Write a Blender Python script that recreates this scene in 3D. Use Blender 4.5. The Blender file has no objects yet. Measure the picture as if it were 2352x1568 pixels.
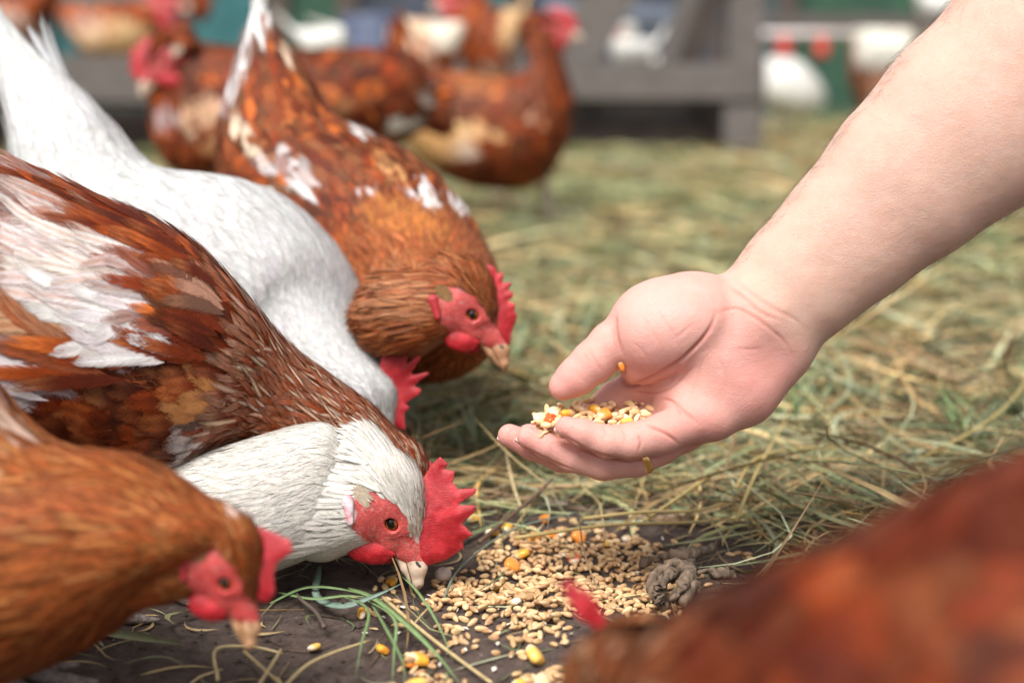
import bpy, math, random
import numpy as np
from mathutils import Matrix, Vector
R = math.radians
rng = np.random.default_rng(7)
random.seed(7)
sc = bpy.context.scene
col = sc.collection

# ---------------------------------------------------------------- camera
F = 3266.7                       # focal length in units of a 2352-wide picture
HC = 0.33                        # camera height above the soil
PITCH = math.atan((784 - 147) / F)
cd = bpy.data.cameras.new('camera')
cam = bpy.data.objects.new('camera', cd); col.objects.link(cam)
cam.location = (0, 0, HC); cam.rotation_euler = (R(90) - PITCH, 0, 0)
cd.lens = 50; cd.sensor_width = 36; cd.clip_start = 0.02; cd.clip_end = 500
cd.dof.use_dof = True; cd.dof.focus_distance = 0.895; cd.dof.aperture_fstop = 3.2
cd.dof.aperture_blades = 0
sc.camera = cam

# ---------------------------------------------------------------- sky, sun, exposure
SUN_EL, SUN_AZ = 58, 205         # soft bright overcast light
w = bpy.data.worlds.new('World'); sc.world = w; w.use_nodes = True
nt = w.node_tree; nt.nodes.clear()
sky = nt.nodes.new('ShaderNodeTexSky'); sky.sky_type = 'NISHITA'; sky.sun_disc = False
sky.sun_elevation = R(SUN_EL); sky.sun_rotation = R(SUN_AZ); sky.dust_density = 3.0; sky.air_density = 1.0
hs = nt.nodes.new('ShaderNodeHueSaturation'); hs.inputs['Saturation'].default_value = 0.12
bg = nt.nodes.new('ShaderNodeBackground'); bg.inputs['Strength'].default_value = 0.10
ow = nt.nodes.new('ShaderNodeOutputWorld')
nt.links.new(sky.outputs[0], hs.inputs['Color']); nt.links.new(hs.outputs[0], bg.inputs['Color']); nt.links.new(bg.outputs[0], ow.inputs['Surface'])
sl = bpy.data.lights.new('sun', 'SUN'); sl.energy = 2.5; sl.angle = R(26); sl.color = (1, 0.965, 0.92)
so = bpy.data.objects.new('sun', sl); col.objects.link(so)
# sun direction: azimuth measured so that the lamp stands up-left and slightly behind the camera
sd = Vector((-0.28, -0.62, 1.0)).normalized()
so.rotation_euler = (-sd).to_track_quat('-Z', 'Y').to_euler(); so.location = (0, 0, 5)
sky.sun_rotation = math.atan2(sd.x, sd.y)
sky.sun_elevation = math.asin(sd.z)
sc.view_settings.view_transform = 'Standard'; sc.view_settings.look = 'None'
sc.view_settings.exposure = .92; sc.view_settings.gamma = 1
try:
    sc.cycles.use_denoising = True; sc.cycles.denoiser = 'OPENIMAGEDENOISE'
    sc.cycles.max_bounces = 6; sc.cycles.transparent_max_bounces = 24
    sc.cycles.caustics_reflective = False; sc.cycles.caustics_refractive = False
except Exception: pass

# ---------------------------------------------------------------- picture <-> place
cp, sp = math.cos(PITCH), math.sin(PITCH)
RIGHT = np.array([1., 0, 0]); FWD = np.array([0, cp, -sp]); DOWN = np.array([0, -sp, -cp]); CAM = np.array([0, 0, HC])
def at(px, py, Z):
    px, py, Z = [np.asarray(a, float)[..., None] for a in (px, py, Z)]
    return CAM + FWD * Z + RIGHT * (px - 1176) / F * Z + DOWN * (py - 784) / F * Z
def proj(P):
    d = np.asarray(P) - CAM; z = d @ FWD
    return np.stack([1176 + F * (d @ RIGHT) / z, 784 + F * (d @ DOWN) / z], -1), z
def ground_Z(py, h=0.0): return (HC - h) / (sp + cp * (py - 784) / F)
def on_ground(px, py, h=0.0): return at(px, py, ground_Z(py, h))

# ---------------------------------------------------------------- noise
def _hash(ix, iy, iz):
    n = (ix * 374761393 + iy * 668265263 + iz * 2147483647 * 7 + 1013904223) & 0xffffffff
    n = ((n ^ (n >> 13)) * 1274126177) & 0xffffffff
    return ((n ^ (n >> 16)) & 0xffff) / 65535.0
def vnoise(P):
    P = np.asarray(P, float)
    i = np.floor(P).astype(np.int64); f = P - i; f = f * f * (3 - 2 * f)
    r = 0
    for dx in (0, 1):
        for dy in (0, 1):
            for dz in (0, 1):
                wgt = (f[..., 0] if dx else 1 - f[..., 0]) * (f[..., 1] if dy else 1 - f[..., 1]) * (f[..., 2] if dz else 1 - f[..., 2])
                r = r + wgt * _hash(i[..., 0] + dx, i[..., 1] + dy, i[..., 2] + dz)
    return r
def fbm(P, o=3):
    P = np.asarray(P, float); r = 0; a = .5
    for k in range(o): r = r + a * vnoise(P * 2 ** k + 17.3 * k); a *= .5
    return r
def sstep(a, b, x):
    t = np.clip((x - a) / (b - a), 0, 1); return t * t * (3 - 2 * t)

# ---------------------------------------------------------------- mesh helpers
def mesh(name, V, Q=None, T=None, mat=None, colr=None, uv=None, smooth=True):
    me = bpy.data.meshes.new(name)
    V = np.ascontiguousarray(V, np.float32); parts = []; tot = []
    if Q is not None and len(Q): parts.append(np.asarray(Q, np.int32).ravel()); tot.append(np.full(len(Q), 4, np.int32))
    if T is not None and len(T): parts.append(np.asarray(T, np.int32).ravel()); tot.append(np.full(len(T), 3, np.int32))
    L = np.concatenate(parts); tot = np.concatenate(tot)
    st = np.concatenate([[0], np.cumsum(tot)[:-1]]).astype(np.int32)
    me.vertices.add(len(V)); me.vertices.foreach_set('co', V.ravel())
    me.loops.add(len(L)); me.loops.foreach_set('vertex_index', L)
    me.polygons.add(len(tot)); me.polygons.foreach_set('loop_start', st); me.polygons.foreach_set('loop_total', tot)
    me.polygons.foreach_set('use_smooth', np.full(len(tot), smooth))
    if uv is not None:
        ul = me.uv_layers.new(name='UVMap'); ul.data.foreach_set('uv', np.ascontiguousarray(uv[L], np.float32).ravel())
    me.update(calc_edges=True)
    if colr is not None:
        ca = me.color_attributes.new('Col', 'FLOAT_COLOR', 'POINT')
        c = np.asarray(colr, np.float32)
        if c.shape[1] == 3: c = np.concatenate([c, np.ones((len(c), 1), np.float32)], 1)
        ca.data.foreach_set('color', np.ascontiguousarray(c).ravel())
    if mat is not None: me.materials.append(mat)
    return me
def link(name, me, parent=None, label=None, cat=None, group=None, kind=None, loc=None):
    o = bpy.data.objects.new(name, me); col.objects.link(o)
    if parent is not None:
        o.parent = parent
        o.matrix_parent_inverse = Matrix.Translation(-Vector(parent.location)) if loc is None else Matrix()
    if label: o['label'] = label
    if cat: o['category'] = cat
    if group: o['group'] = group
    if kind: o['kind'] = kind
    if loc is not None: o.location = loc
    return o
def thing(name, loc, label, cat, group=None):
    o = bpy.data.objects.new(name, None); col.objects.link(o); o.location = [float(v) for v in loc]; o.empty_display_size = .02
    o['label'] = label; o['category'] = cat
    if group: o['group'] = group
    return o
class MB:
    def __init__(s): s.v = []; s.q = []; s.t = []; s.c = []; s.n = 0
    def add(s, V, Q=None, T=None, c=None):
        V = np.asarray(V, float)
        if Q is not None and len(Q): s.q.append(np.asarray(Q) + s.n)
        if T is not None and len(T): s.t.append(np.asarray(T) + s.n)
        s.v.append(V); s.n += len(V)
        if c is not None: s.c.append(np.broadcast_to(np.asarray(c, float), (len(V), 3)))
    def mesh(s, name, mat, smooth=True):
        return mesh(name, np.concatenate(s.v), np.concatenate(s.q) if s.q else None, np.concatenate(s.t) if s.t else None, mat,
                    np.concatenate(s.c) if s.c else None, None, smooth)
def grid_quads(nu, nv, wrap=False):
    i = np.arange(nu - 1)[:, None]; j = np.arange(nv if wrap else nv - 1)[None]
    a = i * nv + j; b = i * nv + (j + 1) % nv; c = (i + 1) * nv + (j + 1) % nv; d = (i + 1) * nv + j
    return np.stack(np.broadcast_arrays(a, b, c, d), -1).reshape(-1, 4)
def tube(P, r, n=8, flat=1.0, cap=True):
    P = np.asarray(P, float); r = np.broadcast_to(np.asarray(r, float), (len(P),))
    T = np.gradient(P, axis=0); T /= np.linalg.norm(T, axis=1, keepdims=True) + 1e-12
    ref = np.array([0, 0, 1.]) if abs(T[:, 2]).mean() < .85 else np.array([1., 0, 0])
    A = np.cross(T, ref); A /= np.linalg.norm(A, axis=1, keepdims=True) + 1e-12
    B = np.cross(A, T)
    th = np.linspace(0, 2 * np.pi, n, endpoint=False)
    V = P[:, None] + r[:, None, None] * (A[:, None] * np.cos(th)[None, :, None] + flat * B[:, None] * np.sin(th)[None, :, None])
    V = V.reshape(-1, 3); Q = grid_quads(len(P), n, True)
    if cap:
        k = len(V); V = np.concatenate([V, P[:1], P[-1:]]); j = np.arange(n)
        T0 = np.stack([np.full(n, k), (j + 1) % n, j], -1); e = (len(P) - 1) * n
        T1 = np.stack([np.full(n, k + 1), e + j, e + (j + 1) % n], -1)
        return V, Q, np.concatenate([T0, T1])
    return V, Q, None
def spline(C, n):
    C = np.asarray(C, float); m = len(C)
    d = np.linalg.norm(np.diff(C[:, :min(3, C.shape[1])], axis=0), axis=1) ** .5 + 1e-9
    t = np.concatenate([[0], np.cumsum(d)]); M = np.zeros_like(C)
    for i in range(m):
        a, b = max(i - 1, 0), min(i + 1, m - 1)
        M[i] = (C[b] - C[a]) / (t[b] - t[a])
    x = np.linspace(0, t[-1], n); k = np.clip(np.searchsorted(t, x, side='right') - 1, 0, m - 2)
    h = (t[k + 1] - t[k])[:, None]; s = ((x - t[k]) / (t[k + 1] - t[k]))[:, None]
    return (2*s**3-3*s**2+1)*C[k] + (s**3-2*s**2+s)*h*M[k] + (-2*s**3+3*s**2)*C[k+1] + (s**3-s**2)*h*M[k+1]

# ---------------------------------------------------------------- implicit surfaces
def smin(a, b, k):
    h = np.clip(.5 + .5 * (b - a) / k, 0, 1)
    return b * (1 - h) + a * h - k * h * (1 - h)
def cone(p, a, b, ra, rb, sc3=None):
    a = np.asarray(a, float); b = np.asarray(b, float); ab = b - a
    t = np.clip(((p - a) @ ab) / max(ab @ ab, 1e-9), 0, 1)
    q = p - a - t[..., None] * ab
    if sc3 is not None: q = q / np.asarray(sc3, float)
    return np.sqrt((q * q).sum(-1)) - (ra + t * (rb - ra))
def surfnet(fn, lo, hi, h, block=8):
    lo = np.asarray(lo, float); hi = np.asarray(hi, float)
    nb = np.ceil((hi - lo) / (h * block)).astype(int) + 1
    n = nb * block + 1
    G = np.full(tuple(n), 1e3, np.float32)
    ax = [lo[i] + (np.arange(nb[i]) + .5) * block * h for i in range(3)]
    C = np.stack(np.meshgrid(*ax, indexing='ij'), -1)
    dc = fn(C.reshape(-1, 3)).reshape(C.shape[:3])
    act = np.abs(dc) < block * h * 1.5
    ins = np.argwhere((dc < 0) & ~act)
    for b in ins: G[tuple(slice(v * block, v * block + block + 1) for v in b)] = -1e3
    bi = np.argwhere(act); r = np.arange(block + 1)
    off = np.stack(np.meshgrid(r, r, r, indexing='ij'), -1).reshape(-1, 3)
    for s in range(0, len(bi), 600):
        I = (bi[s:s + 600, None] * block + off[None]).reshape(-1, 3)
        G[I[:, 0], I[:, 1], I[:, 2]] = fn(lo + I * h)
    sg = G < 0
    c8 = [(dx, dy, dz) for dx in (0, 1) for dy in (0, 1) for dz in (0, 1)]
    cnt = np.zeros(tuple(n - 1), np.int8)
    for d in c8: cnt += sg[d[0]:n[0]-1+d[0], d[1]:n[1]-1+d[1], d[2]:n[2]-1+d[2]]
    cells = np.argwhere((cnt > 0) & (cnt < 8))
    vals = np.stack([G[cells[:, 0]+d[0], cells[:, 1]+d[1], cells[:, 2]+d[2]] for d in c8], 1)
    acc = np.zeros((len(cells), 3)); num = np.zeros(len(cells))
    for i in range(8):
        for j in range(i + 1, 8):
            df = np.array(c8[j]) - np.array(c8[i])
            if np.abs(df).sum() != 1: continue
            m = (vals[:, i] < 0) != (vals[:, j] < 0)
            t = vals[m, i] / (vals[m, i] - vals[m, j])
            acc[m] += np.array(c8[i]) + t[:, None] * df; num[m] += 1
    V = lo + (cells + acc / num[:, None]) * h
    idm = np.full(tuple(n - 1), -1, np.int32); idm[cells[:, 0], cells[:, 1], cells[:, 2]] = np.arange(len(cells))
    Qs = []
    for a in range(3):
        b, c = (a + 1) % 3, (a + 2) % 3
        s0 = [slice(1, -1)] * 3; s0[a] = slice(0, -1); s1 = [slice(1, -1)] * 3; s1[a] = slice(1, None)
        e0 = sg[tuple(s0)]; e1 = sg[tuple(s1)]
        I = np.argwhere(e0 != e1)
        if not len(I): continue
        flip = e0[I[:, 0], I[:, 1], I[:, 2]]
        g = I.copy(); g[:, b] += 1; g[:, c] += 1
        def cid(db, dc_):
            k = g.copy(); k[:, b] += db; k[:, c] += dc_
            return idm[k[:, 0], k[:, 1], k[:, 2]]
        q = np.stack([cid(-1, -1), cid(0, -1), cid(0, 0), cid(-1, 0)], 1)
        q[~flip] = q[~flip][:, ::-1]
        Qs.append(q)
    Q = np.concatenate(Qs); Q = Q[(Q >= 0).all(1)]
    return V, Q
def relax(V, Q, it=2, lam=.5):
    E = np.concatenate([Q[:, [0, 1]], Q[:, [1, 2]], Q[:, [2, 3]], Q[:, [3, 0]]])
    E = np.concatenate([E, E[:, ::-1]]); cnt = np.bincount(E[:, 0], minlength=len(V))[:, None] + 1e-9
    for _ in range(it):
        S = np.stack([np.bincount(E[:, 0], V[E[:, 1], k], len(V)) for k in range(3)], 1)
        V = V + lam * (S / cnt - V)
    return V
def vnormals(V, Q):
    n = np.cross(V[Q[:, 2]] - V[Q[:, 0]], V[Q[:, 3]] - V[Q[:, 1]]); N = np.zeros_like(V)
    for k in range(4): np.add.at(N, Q[:, k], n)
    return N / (np.linalg.norm(N, axis=1, keepdims=True) + 1e-12)
def poly_sdf(p, P):
    P = np.asarray(P, float); d = np.full(len(p), 1e9); ins = np.zeros(len(p), bool)
    for i in range(len(P)):
        a, b = P[i], P[(i + 1) % len(P)]; e = b - a; q = p - a
        t = np.clip((q @ e) / (e @ e + 1e-12), 0, 1); v = q - t[:, None] * e
        d = np.minimum(d, (v * v).sum(1))
        c = ((a[1] <= p[:, 1]) != (b[1] <= p[:, 1])) & (p[:, 0] < e[0] * (p[:, 1] - a[1]) / (e[1] if abs(e[1]) > 1e-9 else 1e-9) + a[0])
        ins ^= c
    return np.where(ins, -np.sqrt(d), np.sqrt(d))
def polyline_dist(p, P):
    P = np.asarray(P, float); d = np.full(len(p), 1e9)
    for i in range(len(P) - 1):
        a, e = P[i], P[i + 1] - P[i]; q = p - a
        t = np.clip((q @ e) / (e @ e + 1e-12), 0, 1); v = q - t[:, None] * e
        d = np.minimum(d, (v * v).sum(1))
    return np.sqrt(d)

# ---------------------------------------------------------------- materials
def newmat(name):
    m = bpy.data.materials.new(name); m.use_nodes = True
    n = m.node_tree.nodes; return m, n, m.node_tree.links, n['Principled BSDF']
def N(nodes, t, **kw):
    x = nodes.new(t)
    for k, v in kw.items(): setattr(x, k, v)
    return x
def mathn(n, l, op, a, b=None):
    x = n.new('ShaderNodeMath'); x.operation = op
    for i, v in enumerate((a, b)):
        if v is None: continue
        if isinstance(v, (int, float)): x.inputs[i].default_value = v
        else: l.new(v, x.inputs[i])
    return x.outputs[0]
def mixc(n, l, fac, a, b, mode='MIX'):
    x = n.new('ShaderNodeMix'); x.data_type = 'RGBA'; x.blend_type = mode
    for s, v in ((x.inputs['Factor'], fac), (x.inputs['A'], a), (x.inputs['B'], b)):
        if isinstance(v, (int, float)): s.default_value = v
        elif isinstance(v, tuple): s.default_value = (*v, 1)
        else: l.new(v, s)
    return x.outputs['Result']
def mat_noise(name, c1, c2, scale=40, rough=.7, bump=.2, dist=.002, detail=4, sss=0, sssr=(1, .3, .2), ssss=.003, coat=0, stretch=None, spec=.5, attr=False):
    m, n, l, b = newmat(name)
    tc = N(n, 'ShaderNodeTexCoord'); vec = tc.outputs['Object']
    if stretch:
        mp = N(n, 'ShaderNodeMapping'); mp.inputs['Scale'].default_value = stretch; l.new(vec, mp.inputs[0]); vec = mp.outputs[0]
    nz = N(n, 'ShaderNodeTexNoise'); nz.inputs['Scale'].default_value = scale; nz.inputs['Detail'].default_value = detail; l.new(vec, nz.inputs['Vector'])
    cr = N(n, 'ShaderNodeMapRange'); cr.inputs['From Min'].default_value = .3; cr.inputs['From Max'].default_value = .7; l.new(nz.outputs[0], cr.inputs[0])
    if attr:
        a = N(n, 'ShaderNodeAttribute'); a.attribute_name = 'Col'
        k = mixc(n, l, cr.outputs[0], c1, c2); c = mixc(n, l, 1.0, a.outputs['Color'], k, 'MULTIPLY')
    else: c = mixc(n, l, cr.outputs[0], c1, c2)
    l.new(c, b.inputs['Base Color'])
    b.inputs['Roughness'].default_value = rough; b.inputs['Specular IOR Level'].default_value = spec
    if bump:
        bp = N(n, 'ShaderNodeBump'); bp.inputs['Strength'].default_value = bump; bp.inputs['Distance'].default_value = dist
        l.new(nz.outputs[0], bp.inputs['Height']); l.new(bp.outputs[0], b.inputs['Normal'])
    if sss:
        b.inputs['Subsurface Weight'].default_value = sss; b.inputs['Subsurface Radius'].default_value = sssr; b.inputs['Subsurface Scale'].default_value = ssss
    if coat: b.inputs['Coat Weight'].default_value = coat; b.inputs['Coat Roughness'].default_value = .25
    return m

def mat_feather(name, alpha=True):
    m, n, l, b = newmat(name)
    a = N(n, 'ShaderNodeAttribute'); a.attribute_name = 'Col'
    uv = N(n, 'ShaderNodeUVMap'); uv.uv_map = 'UVMap'
    s = N(n, 'ShaderNodeSeparateXYZ'); l.new(uv.outputs[0], s.inputs[0])
    sx = mathn(n, l, 'ABSOLUTE', mathn(n, l, 'MULTIPLY', mathn(n, l, 'SUBTRACT', s.outputs[0], .5), 2.0))
    bb = mathn(n, l, 'SUBTRACT', s.outputs[1], mathn(n, l, 'MULTIPLY', sx, .22))
    cv = N(n, 'ShaderNodeCombineXYZ')
    l.new(mathn(n, l, 'MULTIPLY', bb, 34.0), cv.inputs[0]); l.new(mathn(n, l, 'MULTIPLY', sx, 1.6), cv.inputs[1]); l.new(mathn(n, l, 'MULTIPLY', a.outputs['Alpha'], 90.0), cv.inputs[2])
    nz = N(n, 'ShaderNodeTexNoise'); nz.inputs['Scale'].default_value = 1.0; nz.inputs['Detail'].default_value = 3; l.new(cv.outputs[0], nz.inputs['Vector'])
    mr = N(n, 'ShaderNodeMapRange'); mr.inputs['From Min'].default_value = .28; mr.inputs['From Max'].default_value = .72; mr.inputs['To Min'].default_value = .62; mr.inputs['To Max'].default_value = 1.28
    l.new(nz.outputs[0], mr.inputs[0])
    cc = N(n, 'ShaderNodeCombineColor')
    for i in range(3): l.new(mr.outputs[0], cc.inputs[i])
    c = mixc(n, l, 1.0, a.outputs['Color'], cc.outputs[0], 'MULTIPLY')
    l.new(c, b.inputs['Base Color'])
    b.inputs['Roughness'].default_value = .6; b.inputs['Specular IOR Level'].default_value = .18
    b.inputs['Sheen Weight'].default_value = 0
    bp = N(n, 'ShaderNodeBump'); bp.inputs['Strength'].default_value = .35; bp.inputs['Distance'].default_value = .0006
    l.new(nz.outputs[0], bp.inputs['Height']); l.new(bp.outputs[0], b.inputs['Normal'])
    if alpha:
        e = mathn(n, l, 'MAXIMUM', sx, mathn(n, l, 'MULTIPLY', mathn(n, l, 'SUBTRACT', s.outputs[1], .45), 1.85))
        e2 = mathn(n, l, 'ADD', e, mathn(n, l, 'MULTIPLY', mathn(n, l, 'SUBTRACT', nz.outputs[0], .5), 1.5))
        al = N(n, 'ShaderNodeMapRange'); al.inputs['From Min'].default_value = 1.02; al.inputs['From Max'].default_value = .58
        l.new(e2, al.inputs[0]); l.new(al.outputs[0], b.inputs['Alpha'])
    return m
M_FEATHER = mat_feather('feather'); M_FEATHER_FAR = mat_feather('feather_far', False)
M_SKINBODY = mat_noise('down', (.9, .9, .9), (1, 1, 1), 300, .9, .3, .001, attr=True)
M_COMB = mat_noise('comb', (.9, .85, .85), (1.08, 1.25, 1.25), 1500, .42, .55, .0009, 2, sss=.12, sssr=(1, .2, .15), ssss=.0015, spec=.4, attr=True)
def comb_col(V, rim):
    k = sstep(.36, .62, fbm(V / 7.0 + 3, 3))[:, None]; c = np.array((.33, .008, .013)) * (1 - k) + np.array((.50, .022, .030)) * k
    r = np.clip(rim, 0, 1)[:, None] * .5; return c * (1 - r) + np.array((.66, .13, .14)) * r
M_FACE = mat_noise('face_skin', (.85, .85, .85), (1.15, 1.1, 1.1), 900, .5, .6, .0008, 4, sss=.12, ssss=.002, attr=True)
M_BEAK = mat_noise('beak', (.85, .85, .85), (1.1, 1.1, 1.1), 160, .35, .15, .0005, 4, attr=True, sss=.1, ssss=.001)
M_LOBE = mat_noise('earlobe', (.75, .70, .74), (.50, .03, .06), 160, .5, .3, .0008, 2)
M_LEG = mat_noise('leg_scales', (.30, .24, .21), (.12, .095, .09), 350, .55, .8, .0015, 3)
m, n, l, b = newmat('eye'); a = N(n, 'ShaderNodeAttribute'); a.attribute_name = 'Col'
l.new(a.outputs['Color'], b.inputs['Base Color']); b.inputs['Roughness'].default_value = .06; b.inputs['Specular IOR Level'].default_value = .35; M_EYE = m
M_NAIL = mat_noise('nail', (.78, .56, .5), (.84, .66, .6), 200, .3, 0, sss=.2)
m, n, l, b = newmat('gold'); b.inputs['Base Color'].default_value = (.95, .6, .2, 1); b.inputs['Metallic'].default_value = 1; b.inputs['Roughness'].default_value = .22
wv = N(n, 'ShaderNodeTexWave'); wv.inputs['Scale'].default_value = 900; bp = N(n, 'ShaderNodeBump'); bp.inputs['Strength'].default_value = .15; bp.inputs['Distance'].default_value = .0003
tc = N(n, 'ShaderNodeTexCoord'); l.new(tc.outputs['Object'], wv.inputs['Vector']); l.new(wv.outputs['Fac'], bp.inputs['Height']); l.new(bp.outputs[0], b.inputs['Normal']); M_GOLD = m

#INSERT_SKIN
# skin: vertex colour, mottling, fine criss-cross lines, pores
m, n, l, b = newmat('skin'); a = N(n, 'ShaderNodeAttribute'); a.attribute_name = 'Col'; tc = N(n, 'ShaderNodeTexCoord')
nz = N(n, 'ShaderNodeTexNoise'); nz.inputs['Scale'].default_value = 70; nz.inputs['Detail'].default_value = 5; l.new(tc.outputs['Object'], nz.inputs['Vector'])
mr = N(n, 'ShaderNodeMapRange'); mr.inputs['From Min'].default_value = .35; mr.inputs['From Max'].default_value = .68; l.new(nz.outputs[0], mr.inputs[0])
k = mixc(n, l, mr.outputs[0], (1.01, 1.015, 1.02), (.99, .93, .915)); c = mixc(n, l, 1.0, a.outputs['Color'], k, 'MULTIPLY')
vo = N(n, 'ShaderNodeTexVoronoi'); vo.inputs['Scale'].default_value = 48; l.new(tc.outputs['Object'], vo.inputs['Vector'])
fr = N(n, 'ShaderNodeMapRange'); fr.inputs['From Min'].default_value = .035; fr.inputs['From Max'].default_value = .06; fr.inputs['To Min'].default_value = .45; fr.inputs['To Max'].default_value = 0; l.new(vo.outputs['Distance'], fr.inputs[0])
c = mixc(n, l, fr.outputs[0], c, (.55, .28, .2))
l.new(c, b.inputs['Base Color']); b.inputs['Roughness'].default_value = .5; b.inputs['Specular IOR Level'].default_value = .4
b.inputs['Subsurface Weight'].default_value = .5; b.inputs['Subsurface Radius'].default_value = (1, .3, .18); b.inputs['Subsurface Scale'].default_value = .006
v2 = N(n, 'ShaderNodeTexVoronoi'); v2.inputs['Scale'].default_value = 1100; v2.feature = 'DISTANCE_TO_EDGE'
mp = N(n, 'ShaderNodeMapping'); mp.inputs['Rotation'].default_value = (0, R(40), 0); mp.inputs['Scale'].default_value = (1, 1, .55); l.new(tc.outputs['Object'], mp.inputs[0]); l.new(mp.outputs[0], v2.inputs['Vector'])
hm = mathn(n, l, 'ADD', mathn(n, l, 'MULTIPLY', v2.outputs['Distance'], 1.0), mathn(n, l, 'MULTIPLY', nz.outputs[0], 1.2))
bp = N(n, 'ShaderNodeBump'); bp.inputs['Strength'].default_value = .6; bp.inputs['Distance'].default_value = .0009; l.new(hm, bp.inputs['Height']); l.new(bp.outputs[0], b.inputs['Normal'])
M_SKIN = m

# ---------------------------------------------------------------- ground
def gh(x, y):
    x = np.asarray(x, float); y = np.asarray(y, float); z0 = np.zeros_like(x)
    near = sstep(3.0, 1.0, np.hypot(x, y - .5))
    a = (fbm(np.stack([x * 9, y * 9, z0], -1), 3) - .45) * .016
    c = (fbm(np.stack([x * 60, y * 60, z0 + 3], -1), 3) - .45) * .0065
    e = np.abs(vnoise(np.stack([x * 26, y * 26, z0 + 9], -1)) - .5) * .006
    return (a + (c - e)) * near - .002
def graded(lo, hi, d0, far, g=1.35):
    c = list(np.arange(lo, hi + d0, d0)); s = d0; x = c[-1]
    while x < far: s *= g; x += s; c.append(x)
    s = d0; x = c[0]; pre = []
    while x > -far: s *= g; x -= s; pre.append(x)
    return np.array(pre[::-1] + c)
gx = graded(-.75, .75, .0034, 150); gy = graded(.25, 1.35, .0034, 150)
X, Y = np.meshgrid(gx, gy, indexing='ij'); Zg = gh(X, Y)
m, n, l, b = newmat('soil'); geo = N(n, 'ShaderNodeNewGeometry'); sep = N(n, 'ShaderNodeSeparateXYZ'); l.new(geo.outputs['Position'], sep.inputs[0])
n1 = N(n, 'ShaderNodeTexNoise'); n1.inputs['Scale'].default_value = 90; n1.inputs['Detail'].default_value = 8; n1.inputs['Roughness'].default_value = .7; l.new(geo.outputs['Position'], n1.inputs['Vector'])
n2 = N(n, 'ShaderNodeTexNoise'); n2.inputs['Scale'].default_value = 6; n2.inputs['Detail'].default_value = 6; l.new(geo.outputs['Position'], n2.inputs['Vector'])
n3 = N(n, 'ShaderNodeTexNoise'); n3.inputs['Scale'].default_value = 700; n3.inputs['Detail'].default_value = 3; l.new(geo.outputs['Position'], n3.inputs['Vector'])
mr = N(n, 'ShaderNodeMapRange'); mr.inputs['From Min'].default_value = .3; mr.inputs['From Max'].default_value = .7; l.new(n1.outputs[0], mr.inputs[0])
soil = mixc(n, l, mr.outputs[0], (.040, .028, .024), (.135, .097, .080))
sp_ = N(n, 'ShaderNodeMapRange'); sp_.inputs['From Min'].default_value = .66; sp_.inputs['From Max'].default_value = .74; l.new(n3.outputs[0], sp_.inputs[0])
soil = mixc(n, l, mathn(n, l, 'MULTIPLY', sp_.outputs[0], .55), soil, (.35, .31, .29))
litter = mixc(n, l, mr.outputs[0], (.13, .105, .055), (.34, .28, .16))
green = mixc(n, l, mr.outputs[0], (.10, .12, .05), (.25, .27, .13))
mg = N(n, 'ShaderNodeMapRange'); mg.inputs['From Min'].default_value = .42; mg.inputs['From Max'].default_value = .62; l.new(n2.outputs[0], mg.inputs[0])
litter = mixc(n, l, mg.outputs[0], litter, green)
my = N(n, 'ShaderNodeMapRange'); my.inputs['From Min'].default_value = 1.3; my.inputs['From Max'].default_value = 2.4; l.new(mathn(n, l, 'ADD', sep.outputs[1], mathn(n, l, 'MULTIPLY', mathn(n, l, 'SUBTRACT', n2.outputs[0], .5), 1.2)), my.inputs[0])
l.new(mixc(n, l, my.outputs[0], soil, litter), b.inputs['Base Color']); b.inputs['Roughness'].default_value = .9; b.inputs['Specular IOR Level'].default_value = .25
hh = mathn(n, l, 'ADD', n1.outputs[0], mathn(n, l, 'MULTIPLY', n3.outputs[0], .35))
bp = N(n, 'ShaderNodeBump'); bp.inputs['Strength'].default_value = .9; bp.inputs['Distance'].default_value = .004; l.new(hh, bp.inputs['Height']); l.new(bp.outputs[0], b.inputs['Normal'])
M_SOIL = m
link('ground', mesh('ground', np.stack([X, Y, Zg], -1).reshape(-1, 3), grid_quads(len(gx), len(gy))[:, ::-1], mat=M_SOIL), kind='structure')

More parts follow.
